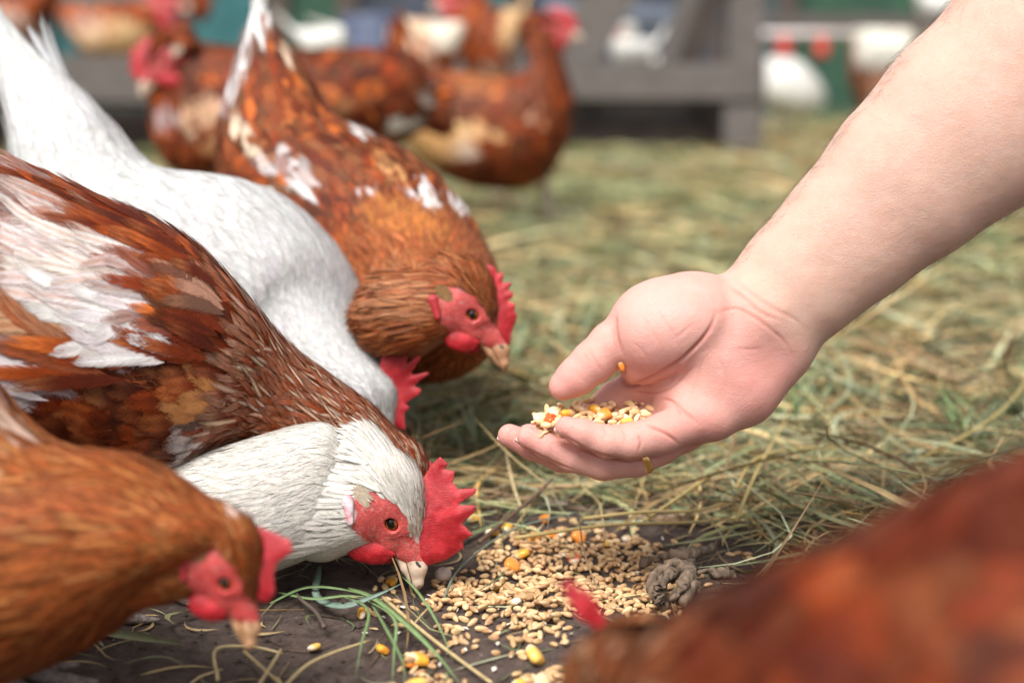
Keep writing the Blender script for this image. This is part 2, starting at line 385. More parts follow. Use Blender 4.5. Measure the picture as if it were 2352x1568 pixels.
# ---------------------------------------------------------------- hens
class Loft:
    def __init__(s, st, nu=150, nv=96):
        A = np.array([list(q) + [0] * (7 - len(q)) for q in st], float)
        T = at(A[:, 0], A[:, 1], A[:, 4] + A[:, 6]); B = at(A[:, 2], A[:, 3], A[:, 4] - A[:, 6])
        K = spline(np.concatenate([(T + B) / 2, (T - B) / 2, A[:, 5:6]], 1), nu)
        for _ in range(int(nu * .12)): K[1:-1] = (K[:-2] + 2 * K[1:-1] + K[2:]) / 4
        C, Hf, hw = K[:, :3], K[:, 3:6], np.maximum(K[:, 6], .001)
        tg = np.gradient(C, axis=0); tg /= np.linalg.norm(tg, axis=1, keepdims=True) + 1e-12
        D = np.cross(tg, Hf); D /= np.linalg.norm(D, axis=1, keepdims=True) + 1e-12
        D *= np.where(D @ FWD > 0, -1, 1)[:, None]
        for _ in range(int(nu * .2)): D[1:-1] = (D[:-2] + 2 * D[1:-1] + D[2:]) / 4
        D /= np.linalg.norm(D, axis=1, keepdims=True)
        v = np.linspace(0, 2 * np.pi, nv, endpoint=False)
        cv, sv = np.cos(v), np.sin(v); e = .88
        cs = np.sign(cv) * np.abs(cv) ** e; ss = np.sign(sv) * np.abs(sv) ** e
        s.P = C[:, None] + Hf[:, None] * cs[None, :, None] + D[:, None] * (hw[:, None] * ss[None])[..., None]
        s.nu, s.nv, s.C = nu, nv, C
        du = np.gradient(s.P, axis=0); dv = (np.roll(s.P, -1, 1) - np.roll(s.P, 1, 1)) / 2
        n = np.cross(du, dv); n /= np.linalg.norm(n, axis=2, keepdims=True) + 1e-12
        out = ((s.P - C[:, None]) * n).sum(-1).mean(); s.sgn = 1 if out > 0 else -1
        n *= s.sgn
        for _ in range(2): n[1:-1] = (n[:-2] + 2 * n[1:-1] + n[2:]) / 4
        s.N = n / (np.linalg.norm(n, axis=2, keepdims=True) + 1e-12)
        s.su = np.linalg.norm(du, axis=2) * (nu - 1); s.sv = np.linalg.norm(dv, axis=2) * nv / (2 * np.pi)
        s.px = proj(s.P)[0]
    def look(s, G, u, v):
        x = np.clip(u, 0, 1) * (s.nu - 1); i = np.minimum(x.astype(int), s.nu - 2); fx = x - i
        y = (v / (2 * np.pi) * s.nv) % s.nv; j = y.astype(int) % s.nv; fy = y - np.floor(y); j2 = (j + 1) % s.nv
        if G.ndim == 3: fx = fx[..., None]; fy = fy[..., None]
        return (G[i, j] * (1 - fy) + G[i, j2] * fy) * (1 - fx) + (G[i + 1, j] * (1 - fy) + G[i + 1, j2] * fy) * fx
    def pos(s, u, v, off):
        p = s.look(s.P, u, v); nn = s.look(s.N, u, v)
        lo = np.minimum(u, 0)[..., None] * (s.P[2].mean(0) - s.P[0].mean(0)) * (s.nu - 1) / 2
        return p + nn * off[..., None] + lo
    def bodymesh(s, name, mat, c):
        V = s.P.reshape(-1, 3); Q = grid_quads(s.nu, s.nv, True)
        k = len(V); V = np.concatenate([V, s.C[:1], s.C[-1:]]); j = np.arange(s.nv); e = (s.nu - 1) * s.nv
        T = np.concatenate([np.stack([np.full(s.nv, k), (j + 1) % s.nv, j], -1), np.stack([np.full(s.nv, k + 1), e + j, e + (j + 1) % s.nv], -1)])
        if s.sgn < 0: Q = Q[:, ::-1]; T = T[:, ::-1]
        return mesh(name, V, Q, T, mat, np.broadcast_to(np.asarray(c, float) * .95, (len(V), 3)))

def fshape(t, kind):
    if kind == 0: return np.sqrt(np.clip(t * 2.6, 0, 1)) * np.sqrt(np.clip(1 - t ** 3.2, 0, 1))      # round contour feather
    return np.sqrt(np.clip(t * 3.5, 0, 1)) * np.clip(1 - t ** 2.0, 0, 1) ** .7 + .02                   # pointed hackle
class Plume:
    """collects feathers; every feather follows the skin it grows on"""
    def __init__(s): s.V = []; s.C = []; s.U = []; s.Q = []; s.n = 0
    def _emit(s, P, base, tip, edge, shaft, tt, ss, t0):
        n, a, b = P.shape[:3]
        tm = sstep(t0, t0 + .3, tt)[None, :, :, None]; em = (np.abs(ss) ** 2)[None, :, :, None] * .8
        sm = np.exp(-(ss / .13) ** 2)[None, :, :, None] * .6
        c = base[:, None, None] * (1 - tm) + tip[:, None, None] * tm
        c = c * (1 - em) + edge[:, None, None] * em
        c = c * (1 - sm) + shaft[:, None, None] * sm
        al = np.broadcast_to(rng.random(n)[:, None, None, None], (n, a, b, 1))
        s.V.append(P.reshape(-1, 3)); s.C.append(np.concatenate([c, al], -1).reshape(-1, 4))
        s.U.append(np.broadcast_to(np.stack([ss * .5 + .5, tt], -1)[None], (n, a, b, 2)).reshape(-1, 2))
        q = grid_quads(a, b); s.Q.append((q[None] + (np.arange(n) * a * b)[:, None, None] + s.n).reshape(-1, 4)); s.n += n * a * b
    def on_loft(s, lf, u, v, L, W, yaw, base, tip, edge, shaft, lift=.10, off=.0, kind=0, nl=5, ns=4, t0=.6, cup=.0):
        t = np.linspace(0, 1, nl + 1); q = np.linspace(-1, 1, ns + 1); tt, ss = np.meshgrid(t, q, indexing='ij')
        su = np.maximum(lf.look(lf.su, u, v), .05)[:, None, None]; sv = np.maximum(lf.look(lf.sv, u, v), .012)[:, None, None]
        L = np.broadcast_to(L, u.shape)[:, None, None]; W = np.broadcast_to(W, u.shape)[:, None, None]
        wv_ = W * fshape(tt, kind)[None] * ss[None]; ty = tt[None] * L
        bend = rng.normal(0, .10, len(u))[:, None, None] * tt[None] ** 2 * L
        cy, sy = np.cos(yaw)[:, None, None], np.sin(yaw)[:, None, None]
        a = ty * cy - (wv_ + bend) * sy; bq = ty * sy + (wv_ + bend) * cy
        uu = u[:, None, None] - a / su; vv = v[:, None, None] + bq / sv
        lf_ = np.broadcast_to(lift, u.shape)[:, None, None] * rng.uniform(.7, 1.35, len(u))[:, None, None]
        o = np.broadcast_to(off, u.shape)[:, None, None] + lf_ * L * tt[None] ** 1.2 + .0003 + cup * W * (1 - ss[None] ** 2)
        s._emit(lf.pos(uu, vv, o), base, tip, edge, shaft, tt, ss, t0)
    def on_points(s, P, Nn, D, L, W, base, tip, edge, shaft, lift=.15, kind=1, nl=3, ns=2, t0=.6, droop=.0):
        t = np.linspace(0, 1, nl + 1); q = np.linspace(-1, 1, ns + 1); tt, ss = np.meshgrid(t, q, indexing='ij')
        D = D - (D * Nn).sum(1, keepdims=True) * Nn; D /= np.linalg.norm(D, axis=1, keepdims=True) + 1e-9
        S = np.cross(Nn, D); L = np.broadcast_to(L, len(P)); W = np.broadcast_to(W, len(P))
        k = tt[None, ..., None] * L[:, None, None, None]; wv_ = (W[:, None, None] * (fshape(tt, kind) * ss)[None])[..., None]
        X_ = P[:, None, None] + D[:, None, None] * k + S[:, None, None] * wv_ + Nn[:, None, None] * (lift * k - droop * k * tt[None, ..., None])
        s._emit(X_, base, tip, edge, shaft, tt, ss, t0)
    def mesh(s, name, mat):
        return mesh(name, np.concatenate(s.V), np.concatenate(s.Q), None, mat, np.concatenate(s.C), np.concatenate(s.U))

def jit(c, n, a=.12):
    c = np.broadcast_to(np.asarray(c, float), (n, 3)); return c * np.exp(rng.normal(0, a, (n, 1))) * (1 + rng.normal(0, a * .25, (n, 3)))
RUF = np.array([(.185, .031, .0055), (.265, .052, .0080), (.100, .0165, .0048), (.040, .0080, .0040), (.39, .098, .0155)]) * (1.22, 1.04, .85)
def pick(P, n, wts):
    wts = np.asarray(wts, float) / sum(wts); return P[rng.choice(len(P), n, p=wts)]
WHITE = (.80, .785, .76); CREAM = (.72, .60, .45); TAN = (.46, .21, .075)

def brown_fun(wts=(4, 3, 3, 2, 1), patches=(), hack=None, tipc=TAN, tipamt=.5, scale=13, amp=1.5):
    """colour of a chestnut hen; patches = (cx, cy, rx, ry, angle, colour, strength, shaft colour)"""
    def f(px, u):
        n = len(u)
        q_ = fbm(np.stack([px[:, 0] / scale, px[:, 1] / scale, np.full(n, wts[0] * 3.7)], -1), 3); q_ = (q_ - .44) * amp + .5 + rng.normal(0, .12, n)
        cw = np.cumsum(np.array([wts[3], wts[2], wts[0], wts[1], wts[4]], float)); cw = (cw - cw[0] * .5) / cw[-1]
        base = np.stack([np.interp(np.clip(q_, 0, 1), cw, RUF[[3, 2, 0, 1, 4]][:, c_]) for c_ in range(3)], 1); base = jit(base, n, .07)
        tip = base * (1 - tipamt) + jit(tipc, n, .2) * tipamt * rng.random((n, 1)) + base * tipamt * rng.random((n, 1)) * .5
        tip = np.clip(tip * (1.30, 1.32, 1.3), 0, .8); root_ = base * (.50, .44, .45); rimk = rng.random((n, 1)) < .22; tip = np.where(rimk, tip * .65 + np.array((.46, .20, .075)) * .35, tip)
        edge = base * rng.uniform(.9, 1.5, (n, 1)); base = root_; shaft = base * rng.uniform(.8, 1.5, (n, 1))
        if hack:
            k = sstep(hack[0], hack[0] + .1, u)[:, None]; hb = jit(hack[1], n, .18); ht = jit(hack[2], n, .15)
            base = base * (1 - k) + hb * k; tip = tip * (1 - k) + ht * k; edge = edge * (1 - k) + hb * .7 * k; sk_ = np.where(rng.random((n, 1)) < .34, ht, hb * 1.4); tip = tip * (1 - k * .85) + hb * 1.15 * k * .85; shaft = shaft * (1 - k) + sk_ * k
        for q in patches:
            cx, cy, rx, ry, an, c, st = q[:7]; ca, sa = math.cos(R(an)), math.sin(R(an))
            dx, dy = px[:, 0] - cx, px[:, 1] - cy
            d = np.hypot((dx * ca + dy * sa) / rx, (-dx * sa + dy * ca) / ry) + rng.normal(0, .12, n)
            k = (sstep(1.12, .85, d) * st)[:, None]; k = np.where(rng.random((n, 1)) < max(st, .0) + (.15 if st > .7 else 0), k, k * .35)
            cc = jit(c, n, .07); base = base * (1 - k) + cc * k; tip = tip * (1 - k) + cc * k; edge = edge * (1 - k) + cc * k
            if len(q) > 7: shaft = shaft * (1 - k) + jit(q[7], n, .3) * k
            else: shaft = shaft * (1 - k) + cc * k
            if len(q) > 8: edge = edge * (1 - k * .6) + jit(q[8], n, .3) * k * .6
        return np.clip(base, 0, .85), np.clip(tip, 0, .85), np.clip(edge, 0, .85), np.clip(shaft, 0, .85)
    return f
def white_fun(spots=(), tint=(.80, .785, .765)):
    def f(px, u):
        n = len(u); base = np.clip(jit(tint, n, .05), 0, .83); tip = base.copy(); edge = base * (.97, .965, .95); shaft = base.copy()
        for (cx, cy, rx, ry, c, st) in spots:
            d = np.hypot((px[:, 0] - cx) / rx, (px[:, 1] - cy) / ry); k = (sstep(1.1, .6, d) * st)[:, None]
            base = base * (1 - k) + np.asarray(c) * k; tip = tip * (1 - k) + np.asarray(c) * k
        return base, tip, edge, shaft
    return f

def cover(pl, lf, fun, prof, dens=1.0, nl=5, ns=4, kindu=.7, yawn=.16, mask=None, off=0, lift=.10, umin=0.0, umax=.985, t0=.6, vside=None, step=.22):
    """shingle the whole skin with feathers; prof = [(u, length m, half width m)]"""
    pr = np.array(prof); u = umax; U = []; Vv = []
    while u > umin:
        L = np.interp(u, pr[:, 0], pr[:, 1]); W = np.interp(u, pr[:, 0], pr[:, 2])
        ui = np.array([u]); circ = lf.look(lf.sv, np.repeat(ui, 24), np.linspace(0, 2 * np.pi, 24, endpoint=False)).mean() * 2 * np.pi
        k = max(6, int(circ / (W * 1.15) * dens)); v = (np.arange(k) + rng.random()) / k * 2 * np.pi + rng.normal(0, .25 / k * 6.28, k)
        U.append(np.full(k, u) + rng.normal(0, .2, k) * L * .3 / lf.su.mean()); Vv.append(v)
        u -= L * step / max(lf.look(lf.su, np.repeat(ui, 24), np.linspace(0, 2 * np.pi, 24, endpoint=False)).mean(), .05) / dens ** .5
    U = np.clip(np.concatenate(U), 0, .995); Vv = np.concatenate(Vv)
    px = lf.look(lf.px, U, Vv)
    if mask is not None:
        k = mask(px, U, Vv); U, Vv, px = U[k], Vv[k], px[k]
    for kd in (0, 1):
        k = (U >= kindu) if kd else (U < kindu)
        if not k.any(): continue
        u_, v_ = U[k], Vv[k]; n = len(u_)
        L = np.interp(u_, pr[:, 0], pr[:, 1]) * rng.uniform(.8, 1.25, n); W = np.interp(u_, pr[:, 0], pr[:, 2]) * rng.uniform(.85, 1.15, n)
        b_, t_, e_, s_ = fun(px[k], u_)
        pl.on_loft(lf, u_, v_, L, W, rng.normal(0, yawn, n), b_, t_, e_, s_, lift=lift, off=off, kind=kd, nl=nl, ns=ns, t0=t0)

FACE_POLY = [(-27, -11), (-23, -3), (-15, 3), (-5, 10), (10, 8), (16, 9), (24, 14), (36, 12), (36, -6), (24, -8), (19, -9), (8, -19), (-4, -24), (-13, -20), (-20, -17)]
WATTLE = [(2, -16), (0, -23), (4.5, -28), (12, -29.5), (18, -26.5), (24, -19), (25.5, -13), (22, -5), (14, -8)]
def hframe(eye, tip, Z, yaw=0, roll=0):
    """head frame: forward (beak), up (comb), side (towards the camera); yaw turns the beak to the camera"""
    d = np.array([tip[0] - eye[0], tip[1] - eye[1]], float); Lp = np.hypot(*d); d /= Lp
    f = RIGHT * d[0] + DOWN * d[1]; up = RIGHT * d[1] - DOWN * d[0]
    if up @ np.array([0, 0, 1.]) < -0.2 or (abs(up @ np.array([0, 0, 1.])) < .2 and False): pass
    return f, up, Lp
def make_head(root, fun, eye, tip, Z, comb_px, res=1.0, flip=1, face_c=(.52, .075, .07), crown=None, yaw=0, feath=True, beak_c=(.58, .44, .33), beak_t=(.32, .2, .13), earc=(.6, .5, .38), mat=None, wat=1.0, roll=0, sscale=None, lobe=False, nape=28, stub=None):
    f, up, Lp = hframe(eye, tip, Z); up = up * flip
    s = Lp / (F / Z) * 1000 / 49.9 * (sscale or 1)
    side = -FWD.copy()
    cy, sy = math.cos(R(yaw)), math.sin(R(yaw)); f, side = f * cy + side * sy, side * cy - f * sy
    cr_, sr_ = math.cos(R(roll)), math.sin(R(roll)); up, side = up * cr_ + side * sr_, side * cr_ - up * sr_
    O = at(eye[0], eye[1], Z)
    M = np.stack([f, up, side], 0) * s                       # rows: axes in metres per metre
    def W(p): return O + (np.asarray(p, float) / 1000) @ M
    def loc(px, py):
        d = at(px, py, Z) - at(eye[0], eye[1], Z); return np.stack([d @ f, d @ up], -1) * 1000 / s
    # skull, cheeks and eyelids
    S3 = (1, 1, .72)
    def sk(p):
        q = p.copy(); q[..., 2] = np.abs(q[..., 2])
        d = cone(p, (-nape, -8 * (nape - 18) / 30, 0), (-18, 1, 0), 19.5, 22.5, (1, 1, .92)); d = smin(d, cone(p, (-18, 1, 0), (0, 0, 0), 22, 19, S3), 6)
        d = smin(d, cone(p, (0, -1, 0), (20, 2, 0), 19, 9.5, S3), 6); d = smin(d, cone(p, (20, 2, 0), (29, 5.5, 0), 9.5, 6.3, (1, 1, .8)), 4)
        if stub is not None: d = smin(d, smin(cone(p, (-14, -3, 0), (-19, -24, 0), 22, stub[0], (1, 1, .84)), cone(p, (-19, -24, 0), (-22, -42, 0), stub[0], stub[1], (1, 1, .83)), 6), 9)
        d = smin(d, cone(q, (-4, -10, 8), (14, -8, 6), 7, 5), 5)                         # cheek
        rr = np.hypot(q[..., 0] - 1, q[..., 1] + 1); d = smin(d, np.hypot(rr - 6.6, q[..., 2] - 13.4) - 1.5, 1.5)
        rr = np.hypot(q[..., 0] - 1, q[..., 1] + 1); d = smin(d, np.hypot(rr - 9.3, q[..., 2] - 12.2) - 1.0, 1.5)
        d = smin(d, cone(q, (-8, 8, 11), (9, 7, 10), 3.5, 2.5), 4)                        # brow
        qe = (q - np.array([1, -1.2, 13.5])); a1 = qe[..., 0] * .92 + qe[..., 1] * .38; a2 = -qe[..., 0] * .38 + qe[..., 1] * .92
        d = np.maximum(d, 4.0 - np.sqrt((a1 * .72) ** 2 + a2 ** 2 + (qe[..., 2] * .7) ** 2))
        return d
    V, Q = surfnet(sk, (-72, -86, -32), (45, 34, 32), res); V = relax(V, Q, 2)
    Nn = vnormals(V, Q)
    nz = (fbm(V / 6.0, 2) - .4) * 7
    fd = poly_sdf(V[:, :2], FACE_POLY) + nz
    red = sstep(1.5, -1.0, fd)[:, None]
    rv = np.asarray(face_c) * (.75 + .55 * fbm(V / 2.5 + 40, 3))[:, None]; wk = sstep(.5, .66, fbm(V * (.5, .9, .5) + 7, 3))[:, None] * .45; rv = rv * (1 - wk) + np.array((.62, .34, .31)) * wk
    pw = proj(W(V))[0]; b_, _, _, _ = fun(pw, np.full(len(V), .99))
    cc = b_.mean(0)[None] * .8 * (1 - red) + rv * red
    link('head', mesh('head', W(V), Q[:, ::-1] if flip * 1 < 0 else Q, None, M_FACE, cc), root)
    # comb
    if comb_px is not None:
        if callable(comb_px): cpoly = comb_px()
        else:
            a = np.array(comb_px, float); cpoly = loc(a[:, 0], a[:, 1])
        cpoly = np.asarray(cpoly); lo = cpoly.min(0) - 3; hi = cpoly.max(0) + 3
        def cb(p):
            wav = 1.6 * np.sin(p[:, 0] / 9.0 + .6) * sstep(8, 30, p[:, 1]) + .8 * np.sin(p[:, 1] / 6)
            d = poly_sdf(p[:, :2], cpoly); T = np.interp(p[:, 1], (5, 22, 50), (5.5, 3.5, 1.8))
            th = T * (1 - np.exp(-np.maximum(-d, 0) / 3.2)); w_ = np.abs(p[:, 2] - wav) + .8 * (fbm(p / 5.0, 2) - .4)
            return np.where(d < 0, np.maximum(w_ - th, d * .6), np.hypot(d, w_))
        V, Q = surfnet(cb, (lo[0], lo[1], -9), (hi[0], hi[1], 9), res * .8); V = relax(V, Q, 2)
        link('comb', mesh('comb', W(V), Q[:, ::-1] if flip < 0 else Q, None, M_COMB, comb_col(V, sstep(-3.5, -.5, poly_sdf(V[:, :2], cpoly)) * fbm(V / 5 + 9, 2) * 1.4)), root)
    # wattles
    for sgn in (1, -1):
        wp = np.array(WATTLE) * (1, 1); wp[:, 1] = -8 + (wp[:, 1] + 8) * wat
        if sgn < 0: wp = wp + (2.5, 1.5)
        def wt(p):
            d = poly_sdf(p[:, :2], wp); c0 = sgn * (7.5 + 2.0 * np.sin(p[:, 0] / 7))
            th = 3.2 * (1 - np.exp(-np.maximum(-d, 0) / 3)); w_ = np.abs(p[:, 2] - c0)
            return np.where(d < 0, np.maximum(w_ - th, d * .6), np.hypot(d, w_))
        V, Q = surfnet(wt, (-4, wp[:, 1].min() - 3, -16), (30, 0, 16), res); V = relax(V, Q, 2)
        link('wattle', mesh('wattle', W(V), Q[:, ::-1] if flip < 0 else Q, None, M_COMB, comb_col(V, np.zeros(len(V)))), root)
    # beak, two halves
    for part in (0, 1):
        def bk(p):
            if part == 0:
                d = cone(p, (20, 3, 0), (35, 4.6, 0), 6.6, 6.2, (1, 1, .8)); d = smin(d, cone(p, (35, 4.6, 0), (44.5, 1.6, 0), 6.2, 3.6, (1, 1, .85)), 2)
                d = smin(d, cone(p, (44.5, 1.6, 0), (49.5, -1.6, 0), 3.6, .9), 2); return np.maximum(d, -(p[:, 1] - (-1.2 - .06 * (p[:, 0] - 35))))
            d = cone(p, (19, -4, 0), (33, -2.5, 0), 4.6, 3.6, (1, 1, .9)); d = smin(d, cone(p, (33, -2.2, 0), (44, -1.8, 0), 3.6, 1.6), 2)
            return np.maximum(d, (p[:, 1] - (-1.5 - .06 * (p[:, 0] - 35))))
        V, Q = surfnet(bk, (12, -14, -9), (53, 16, 9), res * .75); V = relax(V, Q, 1)
        k = sstep(36, 50, V[:, 0])[:, None] * (fbm(V / 4, 2)[:, None] > .42); st = sstep(.45, .6, fbm(V * (.05, .5, .5) + 5, 2))[:, None] * .5
        cc = np.asarray(beak_c) * (1 - k) + np.asarray(beak_t) * k; cc = cc * (1 - st) + np.asarray(beak_t) * st
        if part == 0:
            nd = np.hypot((V[:, 0] - 32.5) / 2.4, (V[:, 1] - 6.0 - .3 * (V[:, 0] - 32)) / 1.0)[:, None]; cc = np.where(nd < 1, .03, cc)
        link('upper_beak' if part == 0 else 'lower_beak', mesh('beak', W(V), Q[:, ::-1] if flip < 0 else Q, None, M_BEAK, cc), root)
    # eyes and ears
    HVm = surfnet(sk, (-72, -86, -32), (45, 34, 32), 2.0)[0]
    def zs_(a_, b_): k_ = np.hypot(HVm[:, 0] - a_, HVm[:, 1] - b_) < 2.6; return HVm[k_, 2].max() if k_.any() else 14.
    ze1, ze2, ze3 = zs_(-22, -21), zs_(-9, -24), zs_(-19, -10.5)
    for sgn in (1, -1):
        th = np.linspace(0, np.pi, 17)[:, None]; ph = np.linspace(0, 2 * np.pi, 24, endpoint=False)[None]
        V = np.stack([np.sin(th) * np.cos(ph), np.sin(th) * np.sin(ph), np.cos(th) + 0 * ph], -1).reshape(-1, 3)
        rad = np.hypot(V[:, 0] * 1.0, V[:, 1] * 1.2); k = sstep(.66, .58, rad)[:, None]; ring = sstep(.84, .96, rad)[:, None]
        cc = np.array((.30, .085, .012)) * (1 - k) + np.array((.004, .004, .004)) * k; cc = cc * (1 - ring) + .02 * ring
        V = V * 5.6 * (1, 1, sgn) + (1, -1.2, sgn * 10.6)
        link('eye', mesh('eye', W(V), grid_quads(17, 24, True), None, M_EYE, cc), root)
        def eb(p): return cone(p, (-22, -21, sgn * (ze1 + .6)), (-9, -24, sgn * (ze2 + .6)), 4.0, 2.4, (1, 1, .6)) + .8 * (fbm(p / 3, 2) - .4)
        V, Q = surfnet(eb, (-32, -34, -36), (0, -10, 36), res); V = relax(V, Q, 1)
        link('earlobe', mesh('earlobe', W(V), Q[:, ::-1] if flip < 0 else Q, None, M_LOBE if lobe else M_COMB, comb_col(V, np.full(len(V), .3))), root)
    if not feath: return W
    # small feathers of crown, nape, throat and ear
    pl = Plume(); n = int((8000 if stub else 4200) / res ** 1.5)
    V, Q = surfnet(sk, (-72, -86, -32), (45, 34, 32), 2.0); V = relax(V, Q, 1); Nn = vnormals(V, Q)
    k = rng.integers(0, len(V), n); P = V[k] + rng.normal(0, .7, (n, 3)); Nq = Nn[k]
    d = poly_sdf(P[:, :2], FACE_POLY); keep = (d > rng.normal(.5, 1.0, n)) & (P[:, 0] < 19) & ~((P[:, 0] > 4) & (P[:, 1] < 3))
    P, Nq = P[keep], Nq[keep]; n = len(P)
    pw = proj(W(P))[0]; b_, t_, e_, s_ = fun(pw, np.full(n, .99))
    if crown is not None:
        kk = (sstep(-2, 14, P[:, 0]) * (P[:, 1] > 2))[:, None] * rng.random((n, 1)) * .8
        for q in (b_, t_, e_, s_): q[:] = q * (1 - kk) + np.asarray(crown) * kk
    kq = sstep(10, -10, P[:, 1])[:, None]; Dv = np.array([[-1., -.12, 0]]) * (1 - kq) + np.array([[-.38, -.93, 0]]) * kq + np.where(P[:, 0:1] > -8, np.array([[0, -.25, .15]]) * np.sign(P[:, 2:3] + .01) * (0, 0, 1), 0)
    Mn = M / s
    pl.on_points(W(P), Nq @ Mn, Dv @ Mn, rng.uniform(.006, .012, n) * s * (1 + .9 * sstep(-14, -34, P[:, 0])), rng.uniform(.0009, .0016, n) * s, b_, t_, e_, s_, lift=.13, nl=3, ns=2, droop=.10)
    k = np.where((poly_sdf(V[:, :2], FACE_POLY) > .8) & (V[:, 0] < 2) & (V[:, 1] < 14) & (V[:, 1] > -78))[0]; n = int((3200 if stub else 1500) / res); k = rng.choice(k, n); P = V[k] + rng.normal(0, .8, (n, 3)); b_, t_, e_, s_ = fun(proj(W(P))[0], np.full(n, .985))
    kk = sstep(12, -8, P[:, 1])[:, None]; Dv = np.array([[-1., -.25, 0]]) * (1 - kk) + np.array([[-.38, -.93, 0]]) * kk + rng.normal(0, .10, (n, 3))
    pl.on_points(W(P), Nn[k] @ Mn, Dv @ Mn, rng.uniform(.014, .026, n) * s * (1 + .35 * sstep(-20, -45, P[:, 1])), rng.uniform(.0013, .0022, n) * s, b_, t_, e_, s_, lift=.10, nl=5, ns=2, droop=.08)
    # ear tuft and cheek bristles
    n = 160; ang = rng.random(n) * 6.28; rr = np.sqrt(rng.random(n)); sg = np.sign(rng.random(n) - .5)
    P = np.stack([-19 + 6 * rr * np.cos(ang), -10.5 + 5.5 * rr * np.sin(ang), sg * (ze3 + .9 - 1.6 * rr)], -1)
    Nq = np.stack([0 * ang, 0 * ang - .1, sg], -1); bb = jit(earc, n, .12)
    pl.on_points(W(P), Nq @ Mn, np.tile(np.array([[-1., -.55, 0]]), (n, 1)) @ Mn, .007 * s, .0008 * s, bb, bb, bb, bb, lift=.25)
    k = np.where((poly_sdf(V[:, :2], FACE_POLY) < -.5) & (np.hypot(V[:, 0] - 1, V[:, 1] + 1) > 9))[0]; k = rng.choice(k, 260); n = len(k); P = V[k] + rng.normal(0, .4, (n, 3)); bb = jit((.55, .36, .32), n, .25)
    pl.on_points(W(P), Nn[k] @ Mn, (np.tile(np.array([[-1., -.5, 0]]), (n, 1)) + rng.normal(0, .3, (n, 3))) @ Mn, rng.uniform(.002, .0045, n) * s, .00022 * s, bb, bb, bb, bb, lift=.35)
    link('head_feathers', pl.mesh('head_feathers', mat or M_FEATHER), root, kind='stuff')
    return W

M_LEGP = mat_noise('pale_leg', (.62, .48, .40), (.5, .37, .3), 200, .55, .5, .001, 3)
def legs(root, spots, hips, r=.0055, matl=None, fat=1.0):
    for (fx, fy), hip in zip(spots, hips):
        mb = MB(); g = gh(np.array([fx]), np.array([fy]))[0]; ft = np.array([fx, fy, g + r]); hip = np.asarray(hip, float)
        d = np.array([1., 0, 0]) if not hasattr(legs, 'dir') else legs.dir
        hock = ft + np.array([0, 0, .075]) - d * .012
        mb.add(*tube(spline([hip, hip * .5 + hock * .5 + d * .012, hock, hock * .5 + ft * .5, ft], 16), np.interp(np.linspace(0, 1, 16), (0, .4, .5, .55, 1), (.024 * fat, .015 * fat, .0075 * fat, .0062 * fat, .0062 * fat)), 10))
        for a, L in ((-24, .042), (0, .056), (24, .044), (180, .026)):
            ca, sa = math.cos(R(a)), math.sin(R(a)); e = np.array([d[0] * ca - d[1] * sa, d[0] * sa + d[1] * ca, 0])
            p = spline([ft, ft + e * L * .4 + (0, 0, .004), ft + e * L * .8 - (0, 0, .001), ft + e * L - (0, 0, .002), ft + e * (L + .012) - (0, 0, .006)], 12)
            p[:, 2] = np.maximum(p[:, 2], g + .003)
            mb.add(*tube(p, np.interp(np.linspace(0, 1, 12), (0, .3, .5, .72, .85, 1), np.array((.0055, .0042, .0048, .0038, .0028, .0008)) * fat), 8))
        link('leg', mb.mesh('leg', matl or M_LEG), root)

def make_hen(label, group, stations, fun, prof, base_c, feet, dens=1., nl=5, ns=4, kindu=.72, far=False, extra=None, lift=.10, direction=(1, 0, 0), name='hen', hipu=.42, t0=.6, yawn=.16, fuzz=0, fuzzw=1.0, step=.22, fatl=1.0):
    t0 = min(t0, .42)
    lf = Loft(stations, 130 if not far else 70, 84 if not far else 48)
    c = lf.C[int(lf.nu * hipu)]
    root = thing(name, (c[0], c[1], 0), label, 'hen', group)
    link('body', lf.bodymesh('body', M_SKINBODY, base_c), root)
    pl = Plume(); cover(pl, lf, fun, prof, dens, nl, ns, kindu, lift=lift, t0=t0, yawn=yawn, step=step)
    if extra: extra(pl, lf)
    if fuzz:
        n = fuzz; u_ = rng.uniform(.02, .985, n); v_ = rng.random(n) * 6.283; w_ = lf.look(lf.su, u_, v_) * lf.look(lf.sv, u_, v_); k = rng.random(n) < w_ / np.percentile(w_, 90); u_, v_ = u_[k], v_[k]; n = len(u_)
        b_, t_, e_, s_ = fun(lf.look(lf.px, u_, v_), u_); pr_ = np.array(prof); Lz = np.interp(u_, pr_[:, 0], pr_[:, 1]) * rng.uniform(.4, .9, n)
        pl.on_loft(lf, u_, v_, Lz, rng.uniform(.00022, .0005, n) * fuzzw, rng.normal(0, .25, n), t_ * .7 + b_ * .3, t_, t_, t_, lift=.07, off=.0006, kind=1, nl=4, ns=2)
    link('plumage', pl.mesh('plumage', M_FEATHER_FAR if far else M_FEATHER), root, kind='stuff')
    legs.dir = np.asarray(direction, float) / np.linalg.norm(direction)
    hips = [lf.C[int(lf.nu * hipu)] + np.array([0, .03 * k, -.01]) for k in (-1, 1)]
    if feet is None:
        b_ = lf.C[int(lf.nu * (hipu + .04))]; feet = [(b_[0] + .01, b_[1] - .035), (b_[0] - .015, b_[1] + .04)]
    legs(root, feet, hips, matl=M_LEGP if far else None, fat=fatl)
    return root, lf

def pcomb(a, px0, s, py0): return [(px0 + x * s, py0 + y * s) for x, y in a]
GRP = 'hens feeding round the grain'

